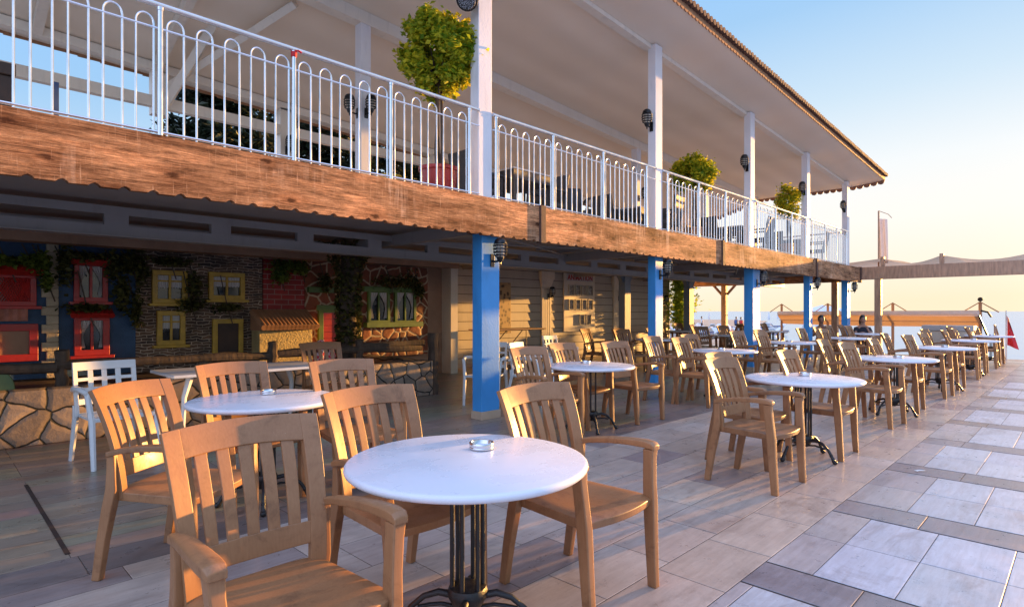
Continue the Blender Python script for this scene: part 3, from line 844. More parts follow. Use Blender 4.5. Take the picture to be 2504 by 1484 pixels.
# front row
table_at(1.58, 1.82, 'nearest the camera, in the middle foreground', (.15,.08), .2)
chair_at(.80, 1.82, 0, T+'in the foreground at bottom left, seen from behind its curved back')
chair_at(1.60, 2.29, 2, T+'tucked behind the nearest round table, its back between two tables')
chair_at(2.25, 1.77, -1, T+'right of the nearest round table, seat and arm in full view')
table_at(5.65, 1.86, 'second in the row beside the promenade', (.16,.04), .75)
chair_at(4.60, 1.87, -3, T+'standing clear of the second promenade table, on its left')
chair_at(5.20, 2.17, 0, T+'squeezed just behind the armchair left of the second promenade table')
chair_at(5.98, 1.84, 1, T+'at the right end of the second promenade table, arm under its rim')
FR = [(8.88,1.83),(12.1,1.80),(15.5,1.80),(18.6,1.80)]
for i, (x, y) in enumerate(FR):
    o = ORD[i+2]
    table_at(x, y, '%s in the row beside the promenade' % o, (.0,-.06), random.uniform(0,1.5))
    rr = random.Random(i*7+1)
    chair_at(x-.92, y+.02, rr.uniform(-5,3), T+'on the left of the %s table of the row beside the promenade' % o)
    chair_at(x-.30, y+.46, rr.uniform(-4,4), T+'behind the %s table of the row beside the promenade' % o)
    chair_at(x+.45, y+.04, rr.uniform(-4,4), T+'on the right of the %s table of the row beside the promenade' % o)
# second row
table_at(1.68, 4.08, 'left of the blue column, before the white chairs', (.10,.18), .6)
chair_at(.97, 3.42, 36, T+'at far left turned right, lit bright orange by the sun')
chair_at(1.66, 4.27, 5, T+'behind the left table, its back in front of the square white table')
chair_at(2.31, 3.93, -7, T+'right of the left table, before the low stone wall')
chair_at(3.46, 6.50, -4, T+'alone beside the square white table near the painted houses')
table_at(5.30, 4.00, 'just right of the nearest blue column', (.10,.15), .35)
chair_at(4.58, 4.02, -4, T+'directly right of the nearest blue column, left of its table')
chair_at(5.46, 4.25, 3, T+'behind the table just right of the nearest blue column')
chair_at(6.18, 4.02, -5, T+'right of the table beside the nearest blue column, arm outstretched')
SR = [(8.80,4.06),(12.04,4.18),(14.9,3.95),(18.1,4.30)]
for i, (x, y) in enumerate(SR):
    o = ORD[i+2]
    table_at(x, y, '%s in the middle row' % o, (.0,.05) if i < 2 else None, random.uniform(0,1.5))
    rr = random.Random(i*5+2)
    chair_at(x-.95, y-.05, rr.uniform(-5,3), T+'on the left of the %s table of the middle row' % o)
    chair_at(x-.95, y+.42, rr.uniform(-6,3), T+'behind-left of the %s table of the middle row' % o)
    chair_at(x+.25, y+.45, rr.uniform(-4,4), T+'behind the %s table of the middle row' % o)
# third row under the balcony
TR = [(11.35,6.75),(14.6,6.6),(18.2,6.9),(16.6,9.0)]
for i, (x, y) in enumerate(TR):
    lab = ['nearest under the balcony near the siding','second under the balcony between blue columns','at the sea end under the balcony','farthest back beside the climbing plant'][i]
    table_at(x, y, lab, None, random.uniform(0,1.5))
    rr = random.Random(i*3+5)
    for k, (dx, dy, a) in enumerate(((-.85,.1,-8),(-.35,.5,4),(.5,.15,-3))):
        chair_at(x+dx, y+dy, a+rr.uniform(-8,8), T+['on the left of','behind','on the right of'][k]+' the table '+lab)
chair_at(17.3, 7.75, 180, T+'turned with its back to the sea, dark against the beige awning')
chair_at(10.3, 7.6, 15, T+'standing apart under the balcony near the grey post')

# white plastic chairs with lattice backs
def make_white_chair():
    r = thing('lattice_chair', '', 'chair', (0,0,0), 0, 'white plastic chairs with square lattice backs')
    g = MB()
    def W(u, z, o): return Vector((u*.25, .20+.16*(z-.42) - .03*u*u + o, z))
    def piece(u0, u1, z0, z1, nu, nv, th=.009):
        g.solid(lambda a, b: W(u0+(u1-u0)*a, z0+(z1-z0)*b, -th), lambda a, b: W(u0+(u1-u0)*a, z0+(z1-z0)*b, th), nu, nv)
    piece(-1,1,.80,.875,10,2,.012); piece(-1,1,.50,.55,10,1); piece(-1,1,.705,.735,10,1,.007); piece(-1,1,.615,.645,10,1,.007)
    for s in (-1,1): piece(-.0+s*.86, s*1.0, .40,.80,1,5,.012)
    for u in (-.44,0,.44): piece(u-.085,u+.085,.55,.80,1,4,.006)
    g.build('backrest', M['whiteplastic'], r, bevel=.003)
    g = MB(); g.solid(lambda u,v: ((2*u-1)*(.25-.03*v), -.25+.45*v, .43-.012*math.sin(PI*v)), lambda u,v: ((2*u-1)*(.245-.03*v), -.245+.44*v, .395), 8, 6)
    g.build('seat', M['whiteplastic'], r, bevel=.004)
    for s in (-1,1):
        g = MB(); g.tube([(s*.25,-.27,0),(s*.25,-.23,.4),(s*.275,-.20,.64)], [.02,.025,.022], 6); g.build('leg', M['whiteplastic'], r)
        g = MB(); g.tube([(s*.24,.30,0),(s*.235,.2,.4),(s*.235,.21,.5)], [.02,.025,.022], 6); g.build('leg', M['whiteplastic'], r)
        g = MB(); g.tube([(s*.245,.24,.63),(s*.28,.1,.66),(s*.29,-.1,.665),(s*.275,-.22,.64)], [.018,.024,.026,.022], 6); g.build('armrest', M['whiteplastic'], r)
    return r
wc = make_white_chair(); wc.location = (1.22, 6.20, 0); wc.rotation_euler = (0,0,R(8)); wc['label'] = 'white plastic lattice-back chair at the left end of the square white table'
dup(wc, (5.74, 6.20, 0), R(-60), 'white plastic lattice-back chair half hidden behind the nearest blue column')
dup(wc, (6.2, 5.75, 0), R(20), 'white plastic lattice-back chair just right of the nearest blue column')
dup(wc, (8.35, 7.0, 0), R(8), 'white plastic lattice-back chair standing farther back near the siding wall')
# square white table
r = thing('rectangular_table', 'long white plastic table beside the low stone wall', 'table', (0,0,0))
g = MB(); g.box(1.66, 3.25, 6.10, 6.90, .695, .725); g.build('tabletop', M['whiteplastic'], r, bevel=.008)
for x in (1.78, 3.12):
    for y in (6.2, 6.8):
        g = MB(); g.tube([(x+.05*(1 if x<2 else -1),y,.69),(x,y,.5),(x-.02,y,0)], [.035,.025,.02], 6); g.build('leg', M['whiteplastic'], r)
r['category'] = 'table'

# folding rack by the siding wall
r = thing('folding_rack', 'thin metal folding rack with crossed legs against the cream siding wall', 'rack', (9.35, 9.6, 0))
g = MB()
for y in (-.25,.25):
    g.tube([(-.6,y,0),(.45,y,.9)], .012, 6); g.tube([(.45,y,0),(-.6,y,.9)], .012, 6); g.tube([(-.7,y,.9),(1.2,y,.9)], .014, 6); g.tube([(1.1,y,0),(1.1,y,.9)], .012, 6)
g.tube([(-.6,-.25,.05),(-.6,.25,.05)], .012, 6); g.tube([(.45,-.25,.05),(.45,.25,.05)], .012, 6)
g.build('rack_frame', M['darkwood'], r)
g = MB(); g.box(-.75,1.25,-.28,.28,.905,.93); g.build('rack_top', M['lintel'], r, bevel=.004)
g = MB(); g.box(-.55,.5,-.22,.22,.12,.14); g.build('rack_shelf', M['whiteplastic'], r, bevel=.004)

# ================================================================== NOTICE BOARD
nb = thing('notice_board', 'cream notice board headed ANIMATION with rows of small framed photos on the siding wall', 'notice board', (13.32, YW-.02, 0))
g = MB(); g.box(-.71,.71,-.045,-.004,.76,2.40); g.build('board_panel', M['cream_light'], nb, bevel=.006)
g = MB(); g.box(-.60,.60,-.060,-.046,2.19,2.385); sg = g.build('sign_panel', M['curtain'], nb, bevel=.003)
cu = bpy.data.curves.new('lettering', 'FONT'); cu.body = 'ANIMATION'; cu.size = .20; cu.align_x = 'CENTER'; cu.extrude = .004; cu.space_character = 1.08; cu.offset = .004
to = bpy.data.objects.new('tmp', cu); col.objects.link(to)
bpy.context.view_layer.update()
me = bpy.data.meshes.new_from_object(to.evaluated_get(bpy.context.evaluated_depsgraph_get()))
bpy.data.objects.remove(to)
me.materials.clear(); me.materials.append(M['red'])
lt = bpy.data.objects.new('lettering', me); col.objects.link(lt); lt.parent = sg; lt.rotation_euler = (PI/2,0,0); lt.location = (0,-.066,2.218); lt.scale = (.97,1,1)
def picframe(x, z, w=.15, h=.24):
    g = MB()
    g.box(x-w/2,x+w/2,-.085,-.046,z-h/2,z-h/2+.014); g.box(x-w/2,x+w/2,-.085,-.046,z+h/2-.014,z+h/2)
    g.box(x-w/2,x-w/2+.014,-.085,-.046,z-h/2+.0145,z+h/2-.0145); g.box(x+w/2-.014,x+w/2,-.085,-.046,z-h/2+.0145,z+h/2-.0145)
    f = g.build('picture_frame', M['gold'], nb, smooth=False)
    g = MB(); g.box(x-w/2+.015,x+w/2-.015,-.060,-.047,z-h/2+.015,z+h/2-.015)
    t = NT('photo_print'); n = t.noise(t.coord(), 14, 3); t.set(t.ramp(n, [(.35,(.08,.06,.05)),(.55,(.35,.28,.2)),(.7,(.5,.45,.4))]), .3)
    g.build('photo', M.setdefault('photo', t.m), f, smooth=False)
for k in range(4):
    picframe(-.42+k*.295, 1.93, .22, .30); picframe(-.42+k*.295, 1.52, .22, .30)
for k in range(2): picframe(.06+k*.32, 1.09, .22, .30)

# ================================================================== PAINTED HOUSES ON THE STAGE
YM = 9.8
def px(u, Y=YM):
    t_ = (u-1252)/1430.0; return Y*(cc + t_*ss)/(ss - t_*cc)
def pz(u, v, Y=YM):
    x = px(u, Y); d = x*cc + Y*ss; return EYE + (761-v)*d/1430.0
def wall_front(name, label, u0, u1, m, z0=.45, z1=2.22, y=YM, cat='house front'):
    h = thing(name, label, cat, (0,0,0))
    g = MB(); g.box(px(u0), px(u1)-.003, y, y+.2, z0, z1); g.build('wall', m, h, smooth=False)
    return h
def window(h, u0, u1, v0, v1, frame, kind='curtain', y=YM, fw=.07, sill=True, name='window'):
    x0, x1 = px(u0), px(u1); um = (u0+u1)/2; z1, z0 = pz(um, v0), pz(um, v1)
    g = MB()
    g.box(x0,x1,y-.06,y-.001,z1-fw,z1); g.box(x0,x1,y-.06,y-.001,z0,z0+fw); g.box(x0,x0+fw,y-.06,y-.001,z0+fw,z1-fw); g.box(x1-fw,x1,y-.06,y-.001,z0+fw,z1-fw)
    if sill: g.box(x0-.05,x1+.05,y-.10,y-.001,z0-.04,z0-.0005)
    if kind in ('curtain','lace'):
        xm = (x0+x1)/2; g.box(xm-.016,xm+.016,y-.045,y-.012,z0+fw,z1-fw)
        if kind == 'lace': zz = z1-(z1-z0)*.32; g.box(x0+fw,xm-.0165,y-.042,y-.014,zz-.012,zz+.012); g.box(xm+.0165,x1-fw,y-.042,y-.014,zz-.012,zz+.012)
    w = g.build(name, frame, h, bevel=.004, seg=1, smooth=False)
    g = MB(); g.box(x0+fw,x1-fw,y-.008,y-.001,z0+fw,z1-fw); g.build('pane', M['darkglass'], w, smooth=False)
    X0, X1 = x0+fw+.005, x1-fw-.005; W_ = X1-X0; H_ = z1-z0-2*fw
    if kind == 'curtain':
        for s in (0, 1):
            g = MB()
            def f(a, b):
                wd = W_*.47*(1-.80*math.sin(PI/2*min(1,b/.62))**1.3) if b < .62 else W_*.47*(.20+.22*(b-.62)/.38)
                xx = a*wd; yy = y-.028 + .007*math.sin(a*22); z_ = z1-fw-.005 - b*H_*.92
                return ((X0+xx) if s == 0 else (X1-xx), yy, z_)
            g.strip(f, 14, 12); g.build('curtain', M['curtain'], w)
    if kind == 'lace':
        g = MB()
        g.strip(lambda a, b: (X0+a*W_, y-.026+.006*math.sin(a*60), z1-fw-.004-b*H_*(.50+.03*abs(math.sin(a*28)))), 60, 4)
        g.build('curtain', M['curtain'], w)
    return w
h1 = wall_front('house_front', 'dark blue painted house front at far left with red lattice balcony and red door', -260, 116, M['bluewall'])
window(h1, -30, 88, 668, 748, M['red'], 'none', fw=.06, name='lattice_shutter')
w = window(h1, -30, 92, 792, 884, M['red'], 'none', fw=.09, sill=False, name='door_frame')
g = MB(); g.box(px(-20), px(80), YM-.02, YM-.009, pz(30, 884), pz(30, 800)); g.build('door_panel', M['lintel'], w, smooth=False)
g = MB(); x0, x1 = px(-30), px(82)
for k in range(16):
    for s in (-1, 1):
        xa = x0 + (x1-x0)*k/16; za = pz(30,745)
        g.tube([(xa, YM-.03, za if s > 0 else za+.42), (min(x1, xa+.22), YM-.03, za+.42 if s > 0 else za)], .008, 4)
g.build('lattice', M['red'], h1, smooth=False)
g = MB()
for k in range(9):
    xx = x0-.05 + (x1-x0+.1)*k/8; g.cyl((xx, YM-.16, pz(30,668)), (xx, YM-.01, pz(30,640)), .05, .045, 8)
g.build('tile_awning', M['red'], h1)
g = MB(); g.strip(lambda a, b: (px(-20)+(px(66)-px(-20))*a, YM-.09+.008*math.sin(a*25), pz(20,752)-b*(pz(20,752)-pz(20,785))), 30, 4)
tag(g.build('balcony_cloth', mat('pink_cloth', (.42,.16,.11), .8, var=.3, scale=9)), 'faded pink patterned cloth hung under the red lattice balcony', 'cloth')
q = thing('quoin_pillar', 'pale stepped quoin pillar between the two dark blue house fronts', 'pillar')
g = MB(); z = .45; k = 0
while z < 2.2:
    e = .05 if k % 2 else 0
    g.box(px(117)-.02-e, px(142), YM-.05, YM+.2, z, z+.115); z += .118; k += 1
g.build('quoin_blocks', M['quoin'], q, bevel=.006, seg=1, smooth=False)
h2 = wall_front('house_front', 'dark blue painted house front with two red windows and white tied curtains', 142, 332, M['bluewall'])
window(h2, 179, 262, 640, 738, M['red'], fw=.06); window(h2, 180, 266, 770, 868, M['red'], fw=.075)
for (u0,u1,v) in ((176,266,640),(176,268,768)):
    g = MB()
    for k in range(9):
        xx = px(u0)+(px(u1)-px(u0))*k/8; g.cyl((xx,YM-.15,pz((u0+u1)/2,v+4)),(xx,YM-.01,pz((u0+u1)/2,v-9)), .038,.034,8)
    g.build('tile_awning', M['red'], h2)
h3 = wall_front('house_front', 'dark stacked stone house front with three yellow windows and a yellow door frame', 332, 642, M['stacked'])
window(h3, 370, 456, 662, 742, M['yellow'], 'lace'); window(h3, 508, 596, 667, 733, M['yellow'], 'lace'); window(h3, 382, 451, 760, 843, M['yellow'], 'lace')
w = window(h3, 518, 592, 780, 880, M['yellow'], 'none', sill=False, name='door_frame')
g = MB(); g.box(px(526), px(584), YM-.03, YM-.009, pz(555,880), pz(555,790)); g.build('door_panel', M['darkwood'], w, smooth=False)
h4 = wall_front('house_front', 'red brick house front with white mortar above a small tiled roof', 644, 745, M['brick'])
g = MB(); x0, x1 = px(612), px(747)
g.hexa([(x0,YM-.45,1.02),(x1,YM-.45,1.02),(x1,YM-.001,1.02),(x0,YM-.001,1.02),(x0,YM-.45,1.06),(x1,YM-.45,1.06),(x1,YM-.001,1.30),(x0,YM-.001,1.30)])
for k in range(14):
    xx = x0+(x1-x0)*(k+.5)/14
    g.tube([(xx,YM-.49,1.07),(xx,YM-.01,1.32)], .055, 8)
g.build('porch_roof', M['terracotta'], h4)
g = MB(); g.box(px(615), px(742), YM-.33, YM-.002, .45, 1.015); g.build('porch_wall', M['creamwall'], h4, smooth=False)
h5 = wall_front('house_front', 'flagstone house front with green lintels, red door and green framed windows', 746, 1046, M['redstone'])
w = window(h5, 776, 836, 752, 900, M['green'], 'none', sill=False, fw=.09, name='door_frame')
g = MB()
for k in range(7): g.box(px(784), px(829), YM-.04, YM-.009, .50+k*.115, .50+k*.115+.108)
g.build('door_panel', M['red'], w, smooth=False)
window(h5, 897, 950, 708, 790, M['green'], 'curtain', fw=.055, sill=False); window(h5, 962, 1014, 708, 790, M['green'], 'curtain', fw=.055, sill=False)
g = MB(); g.box(px(750), px(828), YM-.09, YM-.001, 1.66, 1.76); g.box(px(884), px(1025), YM-.10, YM-.001, 1.70, 1.80); g.box(px(888), px(1025), YM-.14, YM-.001, 1.02, 1.12); g.box(px(770), px(836), YM-.07, YM-.062, 1.34, 1.44)
g.build('green_lintel', M['green'], h5, bevel=.008, seg=1)
# beam across the top of the stage set
g = MB(); g.box(-6, 4.9, 9.3, 9.62, 2.20, 2.50); g.box(4.9, 8.1, 9.6, 9.80, 2.24, 2.50)
g.build('stage_lintel', M['lintel'], bld, smooth=False)
g = MB(); g.box(-6, 8.1, YM+.21, YM+.5, .0, 2.49); g.build('stage_back_wall', M['lintel'], bld, smooth=False)
g = MB(); g.box(7.95, 8.14, 9.7, 10.49, .0, 2.49); g.build('stage_side_wall', M['cream_light'], bld, smooth=False)
# stage: low flagstone wall with platform
st = thing('stage_platform', 'low stage edged with a crazy paved stone wall in front of the painted houses', 'stage')
g = MB(); g.box(-6, 5.72, 7.42, 7.66, 0.001, .55); g.box(5.5, 5.72, 7.662, 9.3, .001, .55); g.build('stone_wall', M['stagestone'], st, bevel=.02)
g = MB(); g.box(-6, 5.72, 7.41, 7.70, .552, .585) if False else g.box(-6, 5.49, 7.665, 9.78, .30, .42); g.build('stage_floor', M['darkwood'], st, smooth=False)
# log rail
lr = thing('log_railing', 'rustic dark log railing along the top of the low stone wall', 'railing')
rr = random.Random(5)
def log(p0, p1, r0, name='log'):
    g = MB(); n = 8; P0, P1 = Vector(p0), Vector(p1)
    pts = [P0.lerp(P1, k/n) + Vector((rr.uniform(-.01,.01), rr.uniform(-.01,.01), rr.uniform(-.012,.012))) for k in range(n+1)]
    g.tube(pts, [r0*rr.uniform(.85,1.15) for _ in pts], 9); return g.build(name, M['bark'], lr)
for x0_, x1_ in ((-1.5,1.0),(1.0,3.3),(3.3,5.72)):
    log((x0_,7.75,.72+.04), (x1_,7.75,.70+.05), .055)
for x_ in (1.05, 3.3, 4.6): log((x_,7.76,.42), (x_,7.76,.92), .06, 'log_post')
log((5.78,7.50,0.001), (5.78,7.50,.97), .085, 'log_post')
log((5.78,7.75,.82), (4.6,7.75,.80), .05)
# bowling props behind the wall
g = MB(); g.tube([(-.1+.0,7.95,.70),(.35,7.95,.705)], .03, 10); 
tag(g.build('blue_pole', mat('blue_paint', (.03,.16,.30), .4)), 'blue painted pole lying behind the low stone wall at left', 'pole')
g = MB(); g.tube([(.36,7.95,.705),(.85,7.95,.715)], .03, 10)
tag(g.build('yellow_pole', M['yellow']), 'yellow painted pole lying end to end with the blue pole', 'pole')
g = MB(); g.lathe([(.02,.0),(.24,.0),(.25,.012),(.24,.024),(.02,.024)], (0,0,0), 32)
o = g.build('green_disc_seat', mat('green_board', (.10,.16,.07), .6)); o.location = (.42,7.72,.55); o.rotation_euler = (R(80),0,R(5))
tag(o, 'round green board leaning on the low stone wall at left', 'board')
g = MB(); g.strip(lambda a, b: (4.02+.24*(a-.5)*(1+.6*b)+.02*math.sin(b*5), 7.69+.03*math.sin(a*14)-.02*b, .90-.30*b+.03*math.sin(a*6)), 16, 8)
t = NT('red_check'); ck = t.new('ShaderNodeTexChecker'); ck.inputs['Scale'].default_value = 24; ck.inputs[1].default_value = (.5,.02,.04,1); ck.inputs[2].default_value = (.55,.42,.42,1)
t.link(t.coord(), ck.inputs[0]); t.set(ck.outputs[0], .8)
tag(g.build('checked_cloth', t.m), 'red and white checked cloth draped over the log railing', 'cloth')

# ================================================================== VEGETATION
def leaves(g, n, pos, size, rnd, squash=.5, droop=0):
    for _ in range(n):
        p = Vector(pos()); s = size*rnd.uniform(.6,1.35)
        e = Matrix.Rotation(rnd.uniform(0,2*PI), 3, 'Z') @ Matrix.Rotation(rnd.uniform(-1.2,1.2), 3, 'X') @ Matrix.Rotation(rnd.uniform(0,2*PI), 3, 'Z')
        a, b, c, d, m1, m2 = (Vector(q)*s for q in ((-.5,0,0),(0,-squash*.5,.06),(.55,0,-.05),(0,squash*.5,.06),(0,0,0),(0,0,0)))
        vs = [g.bm.verts.new(p + e @ q) for q in (a,b,c,d)]
        g.bm.faces.new((vs[0],vs[1],vs[2])); g.bm.faces.new((vs[0],vs[2],vs[3]))
def clump(rnd, c, rx, ry, rz, clumps, cs):
    cen = []
    while len(cen) < clumps:
        q = Vector((rnd.uniform(-1,1), rnd.uniform(-1,1), rnd.uniform(-1,1)))
        if .30 < q.length < 1.0: cen.append(Vector((c[0]+q.x*rx, c[1]+q.y*ry, c[2]+q.z*rz)))
    def f():
        k = rnd.choice(cen); q = Vector((rnd.gauss(0,1), rnd.gauss(0,1), rnd.gauss(0,1)))*cs; return k+q
    return f
def potted(name, label, x, y, zc, rx, rz, n, potm, seed, pot_r=.19):
    rnd = random.Random(seed)
    r = thing(name, label, 'potted tree', (x,y,2.68))
    g = MB(); g.lathe([(pot_r*.72,.0),(pot_r*.9,.2),(pot_r,.40),(pot_r*1.08,.41),(pot_r*1.08,.45),(pot_r*.9,.45),(pot_r*.85,.40),(.01,.40)], (0,0,0), 24); g.build('pot', M[potm], r)
    g = MB()
    for k in range(3):
        a = k*2.1; g.tube([(.03*math.cos(a),.03*math.sin(a),.38),(.05*math.cos(a+1),.05*math.sin(a+1),.7),(.04*math.cos(a+2.2),.04*math.sin(a+2.2),zc-2.68-rz*.6),(.16*math.cos(a+2.5),.16*math.sin(a+2.5),zc-2.68)], [.02,.018,.016,.01], 7)
    for k in range(9):
        a = k*.7; g.tube([(0,0,zc-2.68-rz*.7),(rx*.55*math.cos(a),rx*.55*math.sin(a),zc-2.68+rz*.5*math.sin(k*1.7))], [.012,.005], 5)
    g.build('trunk', M['bark'], r)
    g = MB(); leaves(g, n, clump(rnd, (0,0,zc-2.68), rx*.86, rx*.86, rz*.86, 90, .055), .075, rnd, .62)
    g.build('crown', M['leaf_bright'], r, smooth=False)
    return r
potted('potted_ficus', 'tall potted ficus with a round golden green crown beside the nearest white post', 4.60, 5.85, 4.56, .56, .58, 17000, 'red_pot', 11, .24)
potted('potted_ficus', 'potted ficus with round green crown behind the railing right of the second white post', 11.75, 6.1, 4.28, .52, .42, 6500, 'terracotta', 12)
potted('potted_ficus', 'loose leafy potted plant climbing beside the fourth white post', 16.35, 5.75, 4.25, .36, .55, 2600, 'terracotta', 13)
g = MB(); g.lathe([(.09,0),(.13,.2),(.145,.24),(.12,.24),(.11,.2),(.01,.2)], (0,0,0), 20)
o = g.build('flower_pot', M['yellow']); o.location = (3.9,5.9,2.69); tag(o, 'small empty ochre flower pot behind the left railing', 'flower pot')
# climbing plant at the end of the siding wall
rnd = random.Random(21)
r = thing('climbing_plant', 'bright green climbing plant hanging down the far end of the siding wall', 'plant', (18.62, 10.15, 0))
g = MB(); g.tube([(0,.2,0),(.05,.1,1),(-.05,.05,1.8),(0,0,2.4)], .02, 6); g.build('stem', M['bark'], r)
def fp():
    z = rnd.uniform(.75,2.45); w = .50*(1-.4*abs(z-1.6)); return (rnd.gauss(0,w*.6), rnd.gauss(0,w*.4), z)
g = MB(); leaves(g, 3600, fp, .11, rnd, .7); g.build('foliage', leafmat('bright_vine_leaf', (.22,.40,.04), (.75,.80,.12), .5), r, smooth=False)
# tree trunk with ivy standing on the stage
r = thing('ivy_clad_tree', 'thick dark tree trunk wrapped in ivy in front of the flagstone house front', 'tree', (4.90, 8.6, 0.3))
g = MB(); g.tube([(0,0,.0),(.02,0,.5),(-.02,.02,1.1),(.03,0,1.6),(.05,0,2.15)], [.21,.15,.13,.14,.17], 14)
g.tube([(.03,0,1.3),(.16,-.05,1.7),(.25,-.05,2.1)], [.06,.05,.04], 8); g.build('trunk', M['bark'], r)
g = MB()
def fq():
    z = rnd.uniform(.5,2.15); a = rnd.uniform(0,2*PI); q = .16+.05*rnd.random() + (.0 if z < 1.6 else (z-1.6)*.55*rnd.random()); return (q*math.cos(a), q*math.sin(a), z)
leaves(g, 1500, fq, .085, rnd, .7); g.build('foliage', M['leaf_dark'], r, smooth=False)
# vines hanging on the house fronts
def vine(label, spots, n, m='leaf_dark', size=.065):
    r = thing('hanging_vine', label, 'vine', (0,0,0), 0)
    g = MB()
    for (u,v,ru,rv) in spots:
        x, z = px(u, 9.6), pz(u, v, 9.6)
        k = (px(u+ru,9.6)-px(u-ru,9.6))/2; kz = abs(pz(u,v-rv,9.6)-z)
        for _ in range(1): leaves(g, n, lambda: (rnd.gauss(x,k*.42), 9.66+rnd.gauss(0,.05), min(2.19, rnd.gauss(z,kz*.42))), size, rnd, .7)
    g.build('foliage', M[m], r, smooth=False)
    for (u,v,ru,rv) in spots:
        x, z = px(u, 9.6), pz(u, v, 9.6)
        g = MB(); g.tube([(x-.1,9.68,min(2.19,z+.5)),(x,9.66,z),(x+.08,9.68,z-.25)], .009, 5); g.build('stem', M['bark'], r)
    return r
vine('leafy vine spilling over the red lattice balcony at far left', [(20,640,70,20),(80,640,40,25),(105,650,22,35),(118,690,14,22)], 330, 'leaf_mid')
vine('vine around the red windows of the second blue house front', [(160,650,22,60),(205,628,60,14),(280,650,26,50),(300,720,22,50),(215,752,60,12),(320,640,22,30)], 330)
vine('sparse climbing vine between the yellow windows on the dark stone house', [(350,660,22,60),(480,700,22,40),(335,760,14,50),(470,745,40,18),(420,640,60,12),(560,752,40,10)], 260)
vine('ivy hanging over the top of the red brick house front', [(700,650,40,16),(690,675,20,20),(740,655,18,20)], 330, 'leaf_mid')
vine('dark vine over the green windows near the end of the painted houses', [(960,690,50,20),(1010,690,28,24),(800,690,20,24),(1030,710,12,20)], 330)
# small stalk at the stage
# dark conifers behind the building
def conifer(x, y, h, w, seed, label):
    rnd = random.Random(seed)
    r = thing('conifer_tree', label, 'tree', (x,y,-1.1), 0, 'dark conifers behind the upper terrace')
    g = MB(); g.tube([(0,0,0),(0.1,0,h*.5),(0,0,h)], [.28,.18,.04], 9)
    br = []
    for k in range(70):
        z = h*(.25+.72*rnd.random()); a = rnd.uniform(0,2*PI); L_ = w*(1.05-z/h)*rnd.uniform(.6,1.2)+.3
        e = Vector((L_*math.cos(a), L_*math.sin(a), z+L_*.18)); br.append((Vector((0,0,z)), e)); g.tube([(0,0,z), e], [.04,.01], 4)
    g.build('trunk', M['bark'], r)
    g = MB()
    def f():
        b = rnd.choice(br); t_ = rnd.uniform(.25,1.05); p = b[0].lerp(b[1], t_); s = .16+.22*(1-t_)
        return (p.x+rnd.gauss(0,s), p.y+rnd.gauss(0,s), p.z+rnd.gauss(0,s*.7))
    leaves(g, 15000, f, .30, rnd, .34); g.build('crown', M['needle'], r, smooth=False)
conifer(5.6, 16.5, 10.6, 2.2, 31, 'dark conifer whose drooping branches show at the left edge of the tree group')
conifer(8.6, 17.5, 12.5, 2.9, 32, 'broad dark conifer seen through the middle of the left railing')
conifer(11.8, 18.0, 12.5, 2.9, 33, 'dark conifer behind the inner post with two lanterns')
conifer(15.2, 19.5, 12.5, 2.9, 34, 'dark conifer seen behind the potted ficus beside the nearest white post')
# palm-like tuft and shrubs beyond the rear deck
rnd = random.Random(41)
r = thing('spiky_plant', 'spiky green plant tips showing above the timber fascia below the left railing', 'plant', (2.55, 9.0, 2.68))
g = MB()
for k in range(60):
    a = rnd.uniform(0,2*PI); e = rnd.uniform(.5,1.35); L_ = rnd.uniform(.5,.95)
    d = Vector((math.cos(a)*math.cos(e), math.sin(a)*math.cos(e), math.sin(e))); sd = Vector((-math.sin(a), math.cos(a), 0))*.018
    p0 = Vector((0,0,.35)); p1 = p0+d*L_*.6+Vector((0,0,.02)); p2 = p0+d*L_-Vector((0,0,.12*L_))
    vs = [g.bm.verts.new(q) for q in (p0-sd, p0+sd, p1+sd, p1-sd, p2)]
    g.bm.faces.new(vs[:4]); g.bm.faces.new((vs[3], vs[2], vs[4]))
g.build('leaf_blades', M['leaf_mid'], r, smooth=False)
g = MB(); g.lathe([(.13,0),(.18,.35),(.2,.38),(.17,.38),(.01,.33)], (0,0,0), 20); g.build('pot', M['terracotta'], r)
g = MB(); g.box(-.22,.22,-.22,.22,0,1.0); g.box(-.25,.25,-.25,.25,1.0,1.12)
o = g.build('brown_planter_post', M['darkwood'], bevel=.01); o.location = (.42,7.9,2.68); tag(o, 'dark brown square pedestal at the far left behind the railing', 'pedestal')
g = MB(); g.cyl((0,0,0),(0,0,.9),.03); g.box(-.1,.1,-.07,.07,.0,.12); g.box(-.035,.035,-.03,.03,.5,1.25)
o = g.build('standing_heater', M['bluecloth'], bevel=.004); o.location = (1.1,8.6,2.75); tag(o, 'slim blue grey stand behind the left railing', 'stand')
